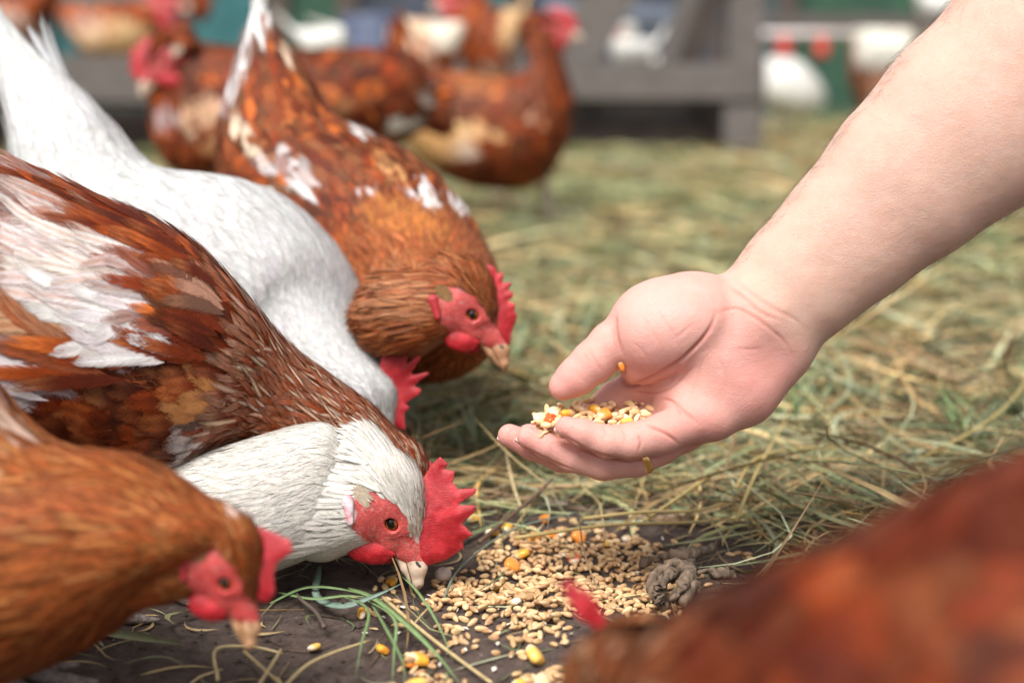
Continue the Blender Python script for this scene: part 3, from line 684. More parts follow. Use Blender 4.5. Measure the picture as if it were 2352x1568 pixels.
# --- white hen pecking at the grain (sharp) ---
st = [(-190, 1010, -190, 1130, 1.0, .02), (-120, 990, -140, 1240, .995, .05), (20, 1005, 0, 1300, .985, .060), (160, 1030, 140, 1330, .97, .060), (300, 1052, 290, 1345, .945, .054),
      (420, 1056, 420, 1350, .92, .048), (540, 1022, 545, 1333, .90, .045), (640, 990, 655, 1298, .90, .039), (735, 970, 740, 1263, .90, .031), (768, 982, 766, 1246, .90, .0235), (788, 1005, 782, 1222, .90, .015), (806, 1045, 800, 1190, .901, .006)]
gsp = (.30, .27, .25)
funC = white_fun([(690, 1130, 16, 9, gsp, .9), (545, 1035, 30, 12, (.08, .07, .065), .95), (640, 1062, 20, 8, gsp, .6), (930, 1058, 7, 5, gsp, .7), (600, 1142, 22, 9, gsp, .55), (760, 1200, 14, 8, gsp, .5), (850, 1030, 10, 5, gsp, .6), (815, 1060, 14, 6, gsp, .35), (480, 1120, 26, 10, gsp, .35), (730, 1040, 12, 5, gsp, .4)], (.70, .665, .61))
rC, lC = make_hen('white hen with a tall red comb pecking wheat off the soil', GRP, st, funC, [(0, .04, .008), (.3, .036, .006), (.5, .03, .0036), (.7, .024, .0026), (.85, .018, .0021), (1, .013, .0018)], (.8, .76, .7),
                  [tuple(on_ground(110, 1425)[:2]), tuple(on_ground(-60, 1480)[:2])], dens=1.25, nl=5, ns=4, kindu=.42, hipu=.3, lift=.055, yawn=.12, fuzz=14000)
z2 = lambda a: [((400 + x / 2.187) * .9408, (950 + y / 2.187) * .9408) for x, y in a]
combC = z2([(1385, 470), (1415, 410), (1475, 355), (1525, 400), (1500, 425), (1562, 430), (1545, 500), (1575, 525), (1672, 522), (1668, 555), (1580, 612), (1668, 610), (1665, 655), (1598, 715), (1658, 775), (1600, 815), (1605, 850), (1560, 885), (1500, 920), (1400, 945), (1345, 905), (1340, 800), (1350, 650), (1340, 540)])
make_head(rC, funC, (905, 1190), (960, 1358), .90, combC, res=.9, crown=(.50, .36, .19), lobe=True, nape=40, stub=(31, 36), wat=1.25)

# --- chestnut hen with white wing patch behind it ---
st = [(-420, 330, -440, 420, .85, .012), (-330, 290, -370, 560, .855, .045), (-180, 315, -250, 860, .865, .075), (0, 368, -100, 1010, .887, .084), (110, 408, 40, 1065, .897, .086), (230, 458, 160, 1092, .906, .084), (340, 500, 275, 1102, .914, .080), (440, 556, 370, 1095, .922, .070),
      (520, 636, 435, 1060, .929, .06), (572, 692, 490, 1025, .935, .051), (622, 752, 545, 1022, .941, .043), (690, 815, 610, 1042, .947, .037), (770, 872, 690, 1070, .953, .033), (845, 925, 780, 1105, .956, .029), (915, 996, 860, 1140, .956, .024), (958, 1050, 905, 1165, .956, .017)]
Wp = (.70, .66, .65); Pk = (.66, .50, .48)
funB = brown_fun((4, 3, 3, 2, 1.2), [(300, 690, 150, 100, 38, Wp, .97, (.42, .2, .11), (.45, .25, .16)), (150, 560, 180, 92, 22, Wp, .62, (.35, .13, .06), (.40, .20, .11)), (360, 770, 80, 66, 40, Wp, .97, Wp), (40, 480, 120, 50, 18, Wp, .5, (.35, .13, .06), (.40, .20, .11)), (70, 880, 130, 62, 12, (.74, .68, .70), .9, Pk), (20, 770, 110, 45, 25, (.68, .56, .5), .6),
                  (150, 770, 120, 55, 22, (.52, .30, .17), .8, (.3, .1, .04)), (60, 660, 120, 60, 10, (.62, .46, .36), .55, (.3, .1, .04)),
                  (500, 920, 34, 28, 0, (.60, .26, .09), .9), (490, 985, 28, 28, 0, Wp, .6), (470, 1040, 60, 14, -40, Wp, .7), (520, 700, 40, 30, 0, (.55, .30, .2), .6)],
                 hack=(.60, (.20, .038, .0075), (.78, .64, .48)), tipamt=.22)
def wingB(pl, lf):
    reg = [(-260, 420), (60, 420), (260, 480), (400, 560), (500, 680), (520, 780), (460, 830), (330, 860), (180, 900), (-20, 960), (-260, 960)]
    def msk(px, u, v): return (poly_sdf(px, reg) < 0)
    cover(pl, lf, funB, [(0, .11, .007), (.35, .085, .0058), (.5, .055, .0052), (.62, .034, .0045), (1, .02, .004)], 1.25, 8, 4, 1.1, mask=msk, off=.005, lift=.035, yawn=.09, umax=.66, t0=.5)
rB, lB = make_hen('chestnut hen with a white wing patch and white flecked neck behind the pecking hen', GRP, st, funB, [(0, .07, .012), (.3, .042, .0105), (.5, .034, .0098), (.58, .030, .007), (.66, .030, .0034), (.85, .024, .0024), (1, .015, .0018)], (.3, .08, .025), None, dens=1.1, nl=6, ns=4, kindu=.6, extra=wingB, t0=.42, lift=.095, fuzz=6000, step=.28)
make_head(rB, funB, (930, 1130), (975, 1270), 0.957, lambda: [(-16, 18), (-18, 26), (-8, 32), (-4, 26), (6, 34), (10, 27), (20, 32), (24, 24), (33, 22), (35, 10), (28, 6), (5, 12)], res=1.4)

# --- white hen with raised tail ---
st = [(10, 55, -32, 72, 1.17, .006), (60, 105, -26, 112, 1.165, .012), (130, 165, 0, 180, 1.16, .022), (205, 232, 28, 290, 1.15, .036), (262, 290, 48, 380, 1.145, .052), (312, 352, 75, 500, 1.14, .066), (385, 402, 140, 640, 1.135, .078), (520, 412, 270, 770, 1.13, .086), (650, 452, 410, 880, 1.12, .086), (742, 535, 500, 930, 1.11, .080),
      (790, 618, 575, 955, 1.10, .070), (790, 690, 640, 960, 1.087, .058), (810, 758, 700, 958, 1.072, .046), (850, 815, 762, 960, 1.057, .035), (880, 858, 812, 965, 1.046, .025), (894, 905, 845, 970, 1.04, .014)]
funA = white_fun([], (.59, .585, .58))
def tailA(pl, lf):
    n = 9; u = np.full(n, .16); v = rng.uniform(-.5, .5, n); wv_ = jit((.68, .68, .69), n, .03)
    pl.on_loft(lf, u, v, rng.uniform(.05, .075, n), .008, rng.normal(0, .2, n), wv_, wv_, wv_, wv_, lift=.35, kind=0, nl=6)
rA, lA = make_hen('plain white hen with a raised tail standing between the two chestnut hens', GRP, st, funA, [(0, .085, .010), (.22, .07, .009), (.35, .042, .008), (.6, .034, .006), (.75, .028, .0045), (1, .014, .0025)], (.8, .79, .77), None, dens=.9, kindu=.55, extra=tailA, hipu=.5, lift=.06, fuzz=9000, fuzzw=1.3)
z6 = lambda a: [(752.6 + x * .42, 376.3 + y * .42) for x, y in a]
combA = z6([(290, 1060), (310, 1010), (360, 985), (400, 990), (410, 1050), (450, 975), (458, 1010), (435, 1085), (520, 1025), (512, 1075), (458, 1150), (565, 1130), (552, 1160), (472, 1215), (525, 1225), (510, 1258), (432, 1310), (452, 1330), (422, 1370), (432, 1460), (385, 1450), (310, 1380), (290, 1280), (275, 1160)])
make_head(rA, funA, (858, 962), (888, 1100), 1.045, combA, res=1.4, sscale=.92)

# --- chestnut hen in front, head down ---
st = [(-330, 635, -420, 760, 0.73, 0.0192), (-250, 675, -420, 1100, 0.725, 0.048), (-130, 795, -330, 1400, 0.72, 0.06912), (-40, 925, -180, 1540, 0.715, 0.0768), (40, 997, -60, 1575, 0.71, 0.07488), (120, 1030, 40, 1550, 0.705, 0.0672), (200, 1042, 130, 1512, 0.7, 0.0576), (290, 1048, 215, 1468, 0.697, 0.048), (370, 1085, 285, 1415, 0.694, 0.04032), (440, 1128, 335, 1370, 0.692, 0.0336), (510, 1168, 375, 1330, 0.69, 0.02688), (560, 1205, 420, 1300, 0.69, 0.01728)]
funD = brown_fun((4, 4, 2.5, 1.2, 2), [(20, 1060, 60, 90, 20, (.62, .40, .2), .5), (70, 1010, 60, 18, 40, (.72, .55, .45), .6), (40, 1110, 30, 22, 0, CREAM, .5), (560, 1212, 18, 10, 0, (.75, .6, .5), .8)], hack=(.42, (.24, .056, .012), (.52, .24, .08)), tipamt=.4)
rD, lD = make_hen('orange chestnut hen with its head down over the bare soil and a drooping comb', GRP, st, funD, [(0, .06, .010), (.4, .036, .0066), (.6, .032, .0042), (.8, .026, .003), (1, .014, .002)], (.35, .1, .03), None, dens=1.05, kindu=.5, hipu=.36, lift=.095, fuzz=4000, fuzzw=1.2, step=.26)
zD = lambda a: [(x * .4002, 940.8 + y * .4002) for x, y in a]
combD = zD([(1400, 640), (1480, 665), (1600, 715), (1672, 750), (1685, 810), (1640, 850), (1592, 885), (1575, 950), (1585, 1050), (1545, 1110), (1480, 1100), (1440, 980), (1420, 900), (1400, 760)])
make_head(rD, funD, (530, 1325), (574, 1497), .69, combD, res=1.3, stub=(25, 30), nape=24, crown=(.10, .03, .02), sscale=1.0, beak_c=(.45, .25, .13), beak_t=(.2, .1, .06), earc=(.35, .18, .08), face_c=(.52, .055, .05))

# --- chestnut hen with white tipped tail ---
st = [(605, 28, 592, 32, 1.36, .004), (628, 78, 566, 100, 1.355, .010), (662, 128, 542, 190, 1.35, .02), (715, 190, 518, 285, 1.34, .036), (755, 255, 508, 390, 1.33, .054), (800, 312, 530, 500, 1.32, .07, .01), (890, 352, 600, 600, 1.30, .082, .014), (980, 402, 690, 690, 1.28, .085, .014), (1050, 462, 770, 760, 1.25, .08, .012), (1090, 540, 830, 810, 1.20, .07, .008),
      (1100, 600, 890, 830, 1.15, .056, .004), (1098, 640, 950, 828, 1.11, .044), (1100, 668, 1000, 812, 1.08, .034), (1105, 690, 1035, 795, 1.065, .022)]
funE = brown_fun((4, 1.5, 5, 6, .6), [(600, 95, 46, 62, 10, (.74, .72, .71), .97), (545, 200, 22, 110, 15, Wp, .75), (715, 205, 22, 30, 20, CREAM, .7), (575, 365, 40, 22, 30, CREAM, .7), (690, 430, 70, 28, 25, Wp, .6), (735, 480, 32, 22, 0, Wp, .9), (990, 480, 20, 40, -25, Wp, .9), (1058, 503, 22, 16, 0, Wp, .95), (895, 345, 16, 14, 0, Wp, .8), (870, 480, 18, 12, 0, Wp, .8), (925, 430, 12, 40, -35, (.6, .3, .12), .8), (930, 530, 90, 40, 20, (.52, .19, .045), .6), (940, 690, 70, 60, 0, (.55, .34, .2), .25)],
                 hack=(.70, (.24, .06, .017), (.48, .2, .08)), tipamt=.35)
rE, lE = make_hen('dark chestnut hen with a white tipped tail facing the outstretched hand', GRP, st, funE, [(0, .07, .010), (.2, .06, .009), (.4, .040, .0078), (.6, .036, .0066), (.72, .032, .0042), (.88, .026, .003), (1, .013, .002)], (.28, .07, .02), None, dens=1.1, kindu=.64, hipu=.5, lift=.095, fuzz=3500, fuzzw=1.2, step=.27)
combE = z6([(835, 580), (845, 560), (880, 548), (920, 560), (935, 600), (950, 580), (968, 600), (960, 650), (1005, 640), (1010, 660), (985, 690), (1025, 700), (1015, 730), (990, 750), (1030, 765), (1025, 800), (1042, 822), (1030, 870), (1010, 920), (1000, 1000), (930, 960), (860, 880), (840, 800), (850, 700), (835, 640)])
make_head(rE, funE, (1087, 718), (1163, 855), 1.05, combE, res=1.1, sscale=.98, nape=22, stub=(27, 33), crown=(.06, .02, .015), beak_c=(.42, .22, .12), beak_t=(.3, .14, .07), earc=(.3, .17, .07))

# --- hen close to the lens ---
st = [(3115, 1188, 3135, 1298, 0.41, 0.01395), (2995, 1068, 3035, 1598, 0.41, 0.0465), (2735, 968, 2755, 2038, 0.41, 0.07068), (2455, 1023, 2415, 2218, 0.415, 0.07812), (2235, 1096, 2155, 2198, 0.425, 0.07812), (2045, 1188, 1955, 2098, 0.435, 0.07254), (1885, 1293, 1795, 1998, 0.45, 0.06324), (1765, 1373, 1675, 1918, 0.47, 0.05115), (1665, 1423, 1575, 1838, 0.49, 0.04185), (1565, 1438, 1485, 1768, 0.515, 0.03348), (1475, 1440, 1415, 1688, 0.54, 0.0279), (1405, 1463, 1365, 1628, 0.555, 0.02046)]
funO = brown_fun((4, 1, 5, 4, .2), [(1490, 1470, 16, 14, 20, (.42, .25, .15), .4), (1600, 1480, 14, 12, 20, (.42, .25, .15), .4), (1900, 1500, 120, 110, 0, (.25, .065, .016), .5)], hack=(.62, (.24, .06, .016), (.60, .38, .22)), tipamt=.12, scale=90, amp=.9)
rO, lO = make_hen('chestnut hen with its back to the camera and neck stretched to the grain', GRP, st, funO, [(0, .06, .014), (.5, .04, .012), (.7, .03, .007), (1, .014, .003)], (.3, .085, .025), None, dens=.9, nl=4, ns=2, kindu=.62, direction=(-1, .3, 0), hipu=.34)
make_head(rO, funO, (1400, 1530), (1300, 1640), .60, [(1275, 1325), (1300, 1340), (1312, 1322), (1335, 1350), (1352, 1346), (1385, 1400), (1405, 1440), (1370, 1450), (1325, 1420), (1300, 1375)], res=1.8, flip=-1, sscale=1.0)

# --- hens farther back ---
GB = 'hens farther back in the run'
def back_hen(label, st, fun, base_c, head=None, feet=None, prof=None, hipu=.45, direction=(1, 0, 0), dens=.9, flip=1, face=(.5, .06, .07), wat=1.0, yaw=0, sscale=None, comb=None, roll=0, fatl=1.0):
    r_, lf = make_hen(label, GB, st, fun, prof or [(0, .07, .018), (.5, .045, .016), (.75, .032, .010), (1, .016, .005)], base_c, feet, dens=dens, nl=4, ns=2, kindu=.75, far=True, hipu=hipu, direction=direction, fatl=fatl)
    if head:
        make_head(r_, fun, head[0], head[1], head[2], comb or (lambda: [(-14, 17), (-20, 26), (-20, 36), (-13, 34), (-9, 41), (-3, 36), (3, 43), (8, 36), (15, 40), (19, 32), (28, 33), (31, 22), (36, 18), (35, 9), (26, 6), (5, 12)]), res=2.2, flip=flip, mat=M_FEATHER_FAR, face_c=face, wat=wat, yaw=yaw, sscale=sscale, roll=roll)
    return r_
# facing left, behind the tail of the white-tipped hen
funF = brown_fun((3, 1, 5, 5, .2), [(870, 290, 40, 16, 0, Wp, .95), (935, 185, 22, 26, 0, (.7, .58, .5), .8), (440, 250, 42, 50, 20, (.66, .42, .26), .7), (470, 330, 30, 26, 0, (.58, .33, .15), .8), (720, 240, 30, 20, 0, (.45, .2, .09), .5), (375, 250, 20, 26, 0, (.6, .5, .5), .6)], tipamt=.3)
back_hen('chestnut hen facing left beside the grey timber beam', [(985, 190, 965, 290, 2.3, .02), (955, 130, 920, 325, 2.29, .06), (880, 120, 850, 340, 2.28, .085), (760, 122, 740, 350, 2.26, .095), (620, 120, 620, 380, 2.24, .10), (520, 112, 500, 400, 2.22, .09), (455, 100, 410, 400, 2.2, .075), (425, 92, 362, 330, 2.18, .05), (410, 90, 350, 230, 2.17, .036), (395, 95, 350, 190, 2.16, .02)],
         funF, (.28, .07, .02), ((372, 145), (330, 215), 2.15), direction=(-1, 0, 0), flip=-1, wat=1.3, sscale=1.15, hipu=.5)
# standing upright, facing right
funG = brown_fun((4, 1.5, 5, 4, .3), [(1020, 330, 80, 70, 0, (.62, .36, .15), .85), (1110, 300, 90, 18, 5, (.68, .42, .2), .8), (1115, 350, 26, 24, 0, (.72, .56, .45), .8), (985, 210, 24, 60, 0, (.66, .45, .25), .7), (1250, 245, 20, 18, 0, (.6, .35, .22), .7), (1150, 200, 60, 30, 0, (.50, .2, .07), .5), (1000, 130, 30, 40, 0, (.7, .5, .35), .6)], tipamt=.4)
back_hen('chestnut hen standing upright with raised head in front of the grey trestle', [(945, 90, 905, 150, 2.95, .02), (985, 130, 925, 250, 2.95, .05), (1020, 165, 950, 350, 2.94, .08), (1100, 178, 1050, 415, 2.93, .10), (1180, 180, 1150, 432, 2.92, .105), (1225, 165, 1240, 418, 2.91, .10), (1228, 140, 1300, 330, 2.9, .085), (1212, 105, 1318, 235, 2.9, .065), (1212, 75, 1300, 165, 2.9, .045), (1228, 55, 1285, 118, 2.9, .033), (1248, 50, 1280, 92, 2.9, .02)],
         funG, (.3, .08, .025), ((1272, 72), (1335, 92), 2.9), feet=[tuple(on_ground(1262, 510)[:2]), tuple(on_ground(1150, 470)[:2])], hipu=.4, wat=1.5, sscale=1.1, fatl=1.7)
def simple(x0, x1, yt, yb, Z, hw, tail=None, neck=None):
    """body seen from the side: tail end x0, breast end x1"""
    dx = x1 - x0; s = [(x0 - dx * .10, yt + (yb - yt) * .02, x0 - dx * .06, yt + (yb - yt) * .2, Z, hw * .15), (x0, yt + (yb - yt) * .03, x0 + dx * .03, yt + (yb - yt) * .55, Z, hw * .5), (x0 + dx * .22, yt + (yb - yt) * .04, x0 + dx * .24, yb, Z, hw * .85), (x0 + dx * .55, yt, x0 + dx * .55, yb, Z, hw), (x0 + dx * .85, yt - (yb - yt) * .03, x0 + dx * .85, yb - (yb - yt) * .12, Z, hw * .8)]
    if neck: s += [((x0 + dx * .95 + neck[0]) / 2 - dx * .08, (yt + neck[1]) / 2, (x0 + dx * .95 + neck[0]) / 2 + dx * .1, (yt + neck[1]) / 2 + (yb - yt) * .35, Z, hw * .5), (neck[0] - dx * .07, neck[1], neck[0] + dx * .07, neck[1] + (yb - yt) * .16, Z, hw * .3)]
    else: s += [(x1, yt + (yb - yt) * .15, x1, yb - (yb - yt) * .35, Z, hw * .35)]
    return s
pw_ = lambda *p: white_fun([], (.70, .685, .65))
back_hen('tan and chestnut hen standing on the far side of the timber beam', simple(150, 370, 5, 130, 5.8, .10, neck=(400, -30)), brown_fun((3, 4, 2, 1, 3), [(290, 85, 90, 40, 0, (.72, .48, .24), .8), (215, 70, 40, 40, 0, (.7, .5, .42), .5)]), (.4, .15, .05), ((395, 10), (345, 20), 5.75), wat=1.6, sscale=1.6, direction=(-1, 0, 0), flip=-1)
back_hen('dark chestnut hen half hidden behind the raised white tail', simple(-90, 100, 0, 120, 4.4, .10, neck=(125, -60)), brown_fun((3, 2, 4, 3, 1), [(55, 45, 40, 25, 30, (.66, .46, .38), .7)]), (.25, .07, .03), None)
back_hen('white hen sitting beyond the chestnut hen that faces left', simple(690, 815, 70, 135, 4.2, .08, neck=(710, 40)), pw_(), (.8, .78, .74), None)
back_hen('pale buff hen with brown back pecking beyond the upright hen', simple(1060, 890, 50, 170, 3.9, .09), brown_fun((1, 2, 1, .5, 3), [(930, 70, 50, 40, 0, (.75, .55, .38), .8), (1000, 80, 40, 50, 0, (.8, .74, .62), .85)], tipamt=.6), (.6, .4, .22), None, direction=(-1, 0, 0))
back_hen('chestnut hen with lifted buff tail and red comb by the blue barrel', simple(1185, 1060, 20, 190, 4.6, .10, neck=(1045, 10)), brown_fun((3, 3, 2, 2, 2), [(1165, 50, 40, 80, 10, (.70, .46, .24), .85), (1185, 150, 24, 24, 0, (.8, .76, .68), .9), (1110, 160, 30, 20, 0, (.7, .55, .45), .6)]), (.35, .11, .035), ((1048, 12), (1005, 20), 4.6), sscale=1.5, direction=(-1, 0, 0), flip=-1)
back_hen('white hen sitting in the opening of the grey trestle', simple(1500, 1405, 92, 168, 5.9, .09, neck=(1412, 68)), pw_(), (.8, .78, .74), ((1412, 82), (1385, 96), 5.9), sscale=1.5, direction=(-1, 0, 0), flip=-1)
back_hen('white hen sitting lower behind the beam of the trestle', simple(1430, 1520, 128, 180, 6.6, .08), pw_(), (.8, .78, .74), None)
back_hen('fluffy white hen pecking with lowered head right of the trestle post', [(1742, 128, 1736, 150, 7.6, .03), (1756, 136, 1752, 228, 7.6, .09), (1790, 135, 1785, 250, 7.6, .13), (1830, 140, 1815, 262, 7.6, .13), (1865, 170, 1840, 264, 7.6, .11), (1888, 200, 1865, 262, 7.6, .07), (1898, 228, 1880, 256, 7.6, .03)], pw_(), (.8, .78, .74), None)
back_hen('brown hen with a white saddle standing beside the drinker line', simple(2090, 1955, 50, 270, 6.4, .15), brown_fun((3, 3, 3, 2, 1), [(1995, 95, 105, 58, 12, (.80, .77, .68), .98), (2010, 200, 40, 40, 0, (.6, .32, .2), .7)]), (.3, .1, .05), None, direction=(-1, 0, 0))
back_hen('white hen at the far fence beyond the brown and white hen', simple(2110, 2200, -20, 50, 6.2, .10), pw_(), (.8, .78, .72), None)

#PART2
# ---------------------------------------------------------------- the hand
Z0 = .885
def hl(px, py, dz):                                    # picture point + depth (mm behind Z0) -> local mm (right, down, depth)
    P = at(px, py, Z0 + np.asarray(dz, float) / 1000) - at(1500, 850, Z0)
    return np.stack([P @ RIGHT, P @ DOWN, P @ FWD], -1) * 1000
def hw_(p): return at(1500, 850, Z0) + (p[:, :1] * RIGHT + p[:, 1:2] * DOWN + p[:, 2:] * FWD) / 1000
def chain(p, pts, k=3, sc3=None):
    d = None
    for a, b_ in zip(pts[:-1], pts[1:]):
        c = cone(p, hl(*a[:3]), hl(*b_[:3]), a[3], b_[3], sc3); d = c if d is None else smin(d, c, k)
    return d
ARM = [(1768, 710, 4, 35.2), (1850, 633, 2, 36.8), (1960, 531, 0, 42), (2090, 408, -4, 50), (2230, 282, -8, 57.5), (2420, 118, -14, 65), (2700, -130, -22, 68)]
PINKY = [(1640, 955, -8, 15), (1580, 968, -15, 13), (1520, 996, -21, 12.2), (1450, 1014, -26, 11.2), (1395, 1014, -28, 9.8), (1340, 995, -28, 8.6), (1300, 980, -27, 6.6)]
RING = [(1600, 960, 8, 14), (1520, 1024, -1, 11.2), (1462, 1056, -4, 10.2), (1385, 1064, -7, 10.2), (1315, 1049, -8, 9.2), (1255, 1022, -8, 8.2), (1212, 1004, -8, 6.8)]
MIDDLE = [(1540, 940, 22, 14), (1450, 1015, 14, 11.5), (1370, 1052, 12, 10.6), (1290, 1047, 11, 10), (1222, 1023, 11, 8.8), (1170, 1000, 11, 7.4)]
INDEX = [(1480, 890, 30, 14), (1415, 915, 26, 11.5), (1340, 975, 24, 10), (1270, 1005, 22, 9), (1215, 1000, 22, 7.6)]
THUMB = [(1520, 735, -2, 22), (1450, 768, -5, 16), (1405, 792, -7, 13.6), (1362, 832, -8, 12.6), (1322, 866, -8, 11.2), (1293, 887, -8, 8.8)]
def hand(p):
    q = p
    arm = chain(q, ARM, 14, (1, 1, .74))
    far_ = q[:, 0] * .74 - q[:, 1] * .67 > 95
    if far_.all(): return arm
    if far_.any():
        r_ = arm.copy(); r_[~far_] = hand(q[~far_]); return r_
    palm = cone(q, hl(1740, 735, 6), hl(1520, 745, 0), 28, 28, (1, 1, .95))                         # thenar root
    palm = smin(palm, cone(q, hl(1590, 735, -4), hl(1500, 762, -6), 30, 28.5), 8)
    palm = smin(palm, cone(q, hl(1490, 790, -6), hl(1470, 838, -2), 18, 12.5), 7)                   # web side of the thumb ball
    hyp = cone(q, hl(1760, 790, 4), hl(1690, 880, -2), 30, 27, (1, 1, .8)); hyp = smin(hyp, cone(q, hl(1690, 880, -2), hl(1610, 940, -6), 27, 20, (1, 1, .85)), 8)
    mid = cone(q, hl(1690, 780, 9), hl(1570, 895, 8), 24, 20); mid = smin(mid, cone(q, hl(1630, 800, 14), hl(1480, 880, 24), 23, 15), 8)
    mid = smin(mid, cone(q, hl(1722, 738, -3), hl(1655, 815, -2), 27, 26), 12)
    mid = smin(mid, cone(q, hl(1640, 900, 16), hl(1560, 975, 8), 22, 17), 8)
    palm2 = smin(hyp, mid, 9)
    body = smin(smin(arm, palm2, 12), palm, 5.0)
    fing = chain(q, PINKY, 2.5)
    for ch in (RING, MIDDLE, INDEX): fing = smin(fing, chain(q, ch, 2.5), .25)
    body = smin(body, fing, 5.5)
    body = smin(body, chain(q, THUMB, 5), 3.2)
    return body
lo = np.array([-112., -270, -90]); hi = np.array([360., 80, 90])
V, Q = surfnet(hand, lo, hi, .85); V = relax(V, Q, 2)
Nn = vnormals(V, Q); front = np.clip(-Nn[:, 2] + .25, 0, 1) ** .5
px, _ = proj(hw_(V))
zc = lambda a: np.array([(1082 + x / 2.563, 564 + y / 2.563) for x, y in a])
creases = [  # polyline, depth mm, width px
    ([(860, 720), (880, 780), (930, 830), (1010, 800), (1120, 745), (1220, 685), (1300, 615), (1370, 540), (1420, 460), (1438, 390)], 2.6, 9),
    ([(930, 840), (1000, 865), (1080, 870), (1160, 845), (1240, 780), (1330, 700)], 1.1, 6),
    ([(1110, 900), (1180, 915), (1230, 950), (1290, 1000), (1350, 1060)], 1.6, 7),
    ([(1030, 1050), (1110, 1090), (1180, 1130), (1230, 1175)], 1.8, 7), ([(1200, 930), (1225, 970), (1240, 1000)], 1.0, 6),
    ([(880, 1075), (905, 1120), (900, 1180)], 0.7, 7), ([(985, 1110), (1000, 1160), (985, 1215)], .9, 7), ([(770, 1060), (790, 1100), (785, 1140)], .6, 6),
    ([(855, 400), (850, 470), (865, 560), (890, 640)], 1.8, 8), ([(830, 470), (845, 560), (870, 640)], .8, 6), ([(690, 600), (740, 690), (790, 760)], .7, 9), ([(665, 640), (710, 700)], .5, 7),
    ([(1440, 400), (1560, 370), (1660, 420), (1760, 490), (1840, 560), (1910, 670)], .9, 8), ([(1500, 230), (1600, 300), (1720, 400), (1850, 450)], .9, 10), ([(1560, 210), (1680, 300), (1800, 380), (1900, 430), (1980, 500)], .7, 10), ([(1620, 380), (1740, 470), (1830, 555)], .8, 8),
    ([(540, 1112), (620, 1165), (700, 1212), (860, 1252), (960, 1262), (1170, 1232)], 1.3, 7), ([(290, 1182), (400, 1232), (520, 1290), (640, 1330)], .9, 6), ([(940, 560), (1010, 620), (1060, 700)], .35, 6), ([(1020, 470), (1130, 590)], .3, 6), ([(1240, 620), (1200, 760), (1150, 850)], .5, 6), ([(1380, 640), (1330, 780), (1290, 900)], .35, 7), ([(600, 720), (640, 770), (690, 810)], .3, 7), ([(1440, 640), (1500, 760), (1480, 900)], .3, 7),
    ([(1560, 605), (1640, 610), (1720, 605)], .45, 7), ([(1180, 560), (1260, 500), (1330, 440)], .4, 9), ([(1000, 400), (1080, 520), (1140, 640)], .3, 8), ([(1100, 380), (1180, 500), (1230, 600)], .3, 8)]
cd_ = np.zeros(len(V)); cshade = np.zeros(len(V))
for pts, dep, wd in creases:
    C_ = spline(zc(pts), 30); d = np.full(len(V), 1e9); par = np.zeros(len(V))
    for i_ in range(29):
        a_, e_ = C_[i_], C_[i_ + 1] - C_[i_]; q_ = px - a_; t_ = np.clip((q_ @ e_) / (e_ @ e_ + 1e-12), 0, 1); dd = np.hypot(*(q_ - t_[:, None] * e_).T); m_ = dd < d; d[m_] = dd[m_]; par[m_] = (i_ + t_[m_]) / 29
    dep = dep * np.clip(np.minimum(par * 5, (1 - par) * 3.2) + .08, 0, 1); wd = wd * .48
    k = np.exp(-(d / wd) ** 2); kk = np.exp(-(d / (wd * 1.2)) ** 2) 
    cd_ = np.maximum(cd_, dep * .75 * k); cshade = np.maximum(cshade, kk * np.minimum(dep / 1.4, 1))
V = V - Nn * (cd_ * front)[:, None]
V += Nn * ((fbm(V / 7.0, 3) - .45) * .4)[:, None]
# soft tissue colours: paler forearm, pink palm, redder fingertips and creases; shade painted along the finger seams
palmk = sstep(1790, 1640, px[:, 0] + .85 * (px[:, 1] - 780) * 0 + (px[:, 1] < 700) * 0)
ax_ = (px[:, 0] - 1768) * .74 - (px[:, 1] - 716) * .67; palmk = sstep(30, -60, ax_)
skinc = np.array((.555, .362, .288)) * (1 - palmk[:, None]) + np.array((.595, .322, .272)) * palmk[:, None]
tipk = np.zeros(len(V))
for (x, y, r_) in ((1300, 985, 60), (1215, 1010, 60), (1165, 1005, 60), (1290, 890, 70), (1740, 870, 90), (1600, 1000, 70), (1480, 840, 60)): tipk = np.maximum(tipk, np.exp(-((px[:, 0] - x) ** 2 + (px[:, 1] - y) ** 2) / r_ ** 2))
pale = np.exp(-((px[:, 0] - 1520) ** 2 + (px[:, 1] - 720) ** 2) / 90 ** 2) + .6 * np.exp(-((px[:, 0] - 1640) ** 2 + (px[:, 1] - 820) ** 2) / 60 ** 2)
skinc = skinc * (1 - .55 * tipk[:, None]) + np.array((.62, .27, .235)) * .55 * tipk[:, None]
skinc = skinc * (1 - .4 * np.clip(pale, 0, 1)[:, None]) + np.array((.68, .42, .37)) * .4 * np.clip(pale, 0, 1)[:, None]
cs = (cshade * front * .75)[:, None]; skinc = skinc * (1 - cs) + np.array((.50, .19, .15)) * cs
for vp in ([(1880, 600), (1990, 480), (2110, 330), (2260, 190), (2352, 60)], [(1960, 640), (2060, 560), (2200, 420), (2330, 330)], [(1990, 480), (2060, 330), (2150, 210)]):
    vk = (np.exp(-(polyline_dist(px, spline(np.array(vp, float), 30)) / 9) ** 2) * .07 * front)[:, None]; skinc = skinc * (1 - vk) + np.array((.36, .34, .34)) * vk
skinc *= 1.06; skinc *= (1 + .10 * (fbm(V / 14 + 9, 3) - .45))[:, None]
root = thing('person', hw_(np.array([[60., -40, 0]]))[0], 'bare forearm and cupped hand of a person holding out a handful of grain', 'person')
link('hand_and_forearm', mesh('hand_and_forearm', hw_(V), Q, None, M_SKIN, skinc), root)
HV, HN = hw_(V), Nn
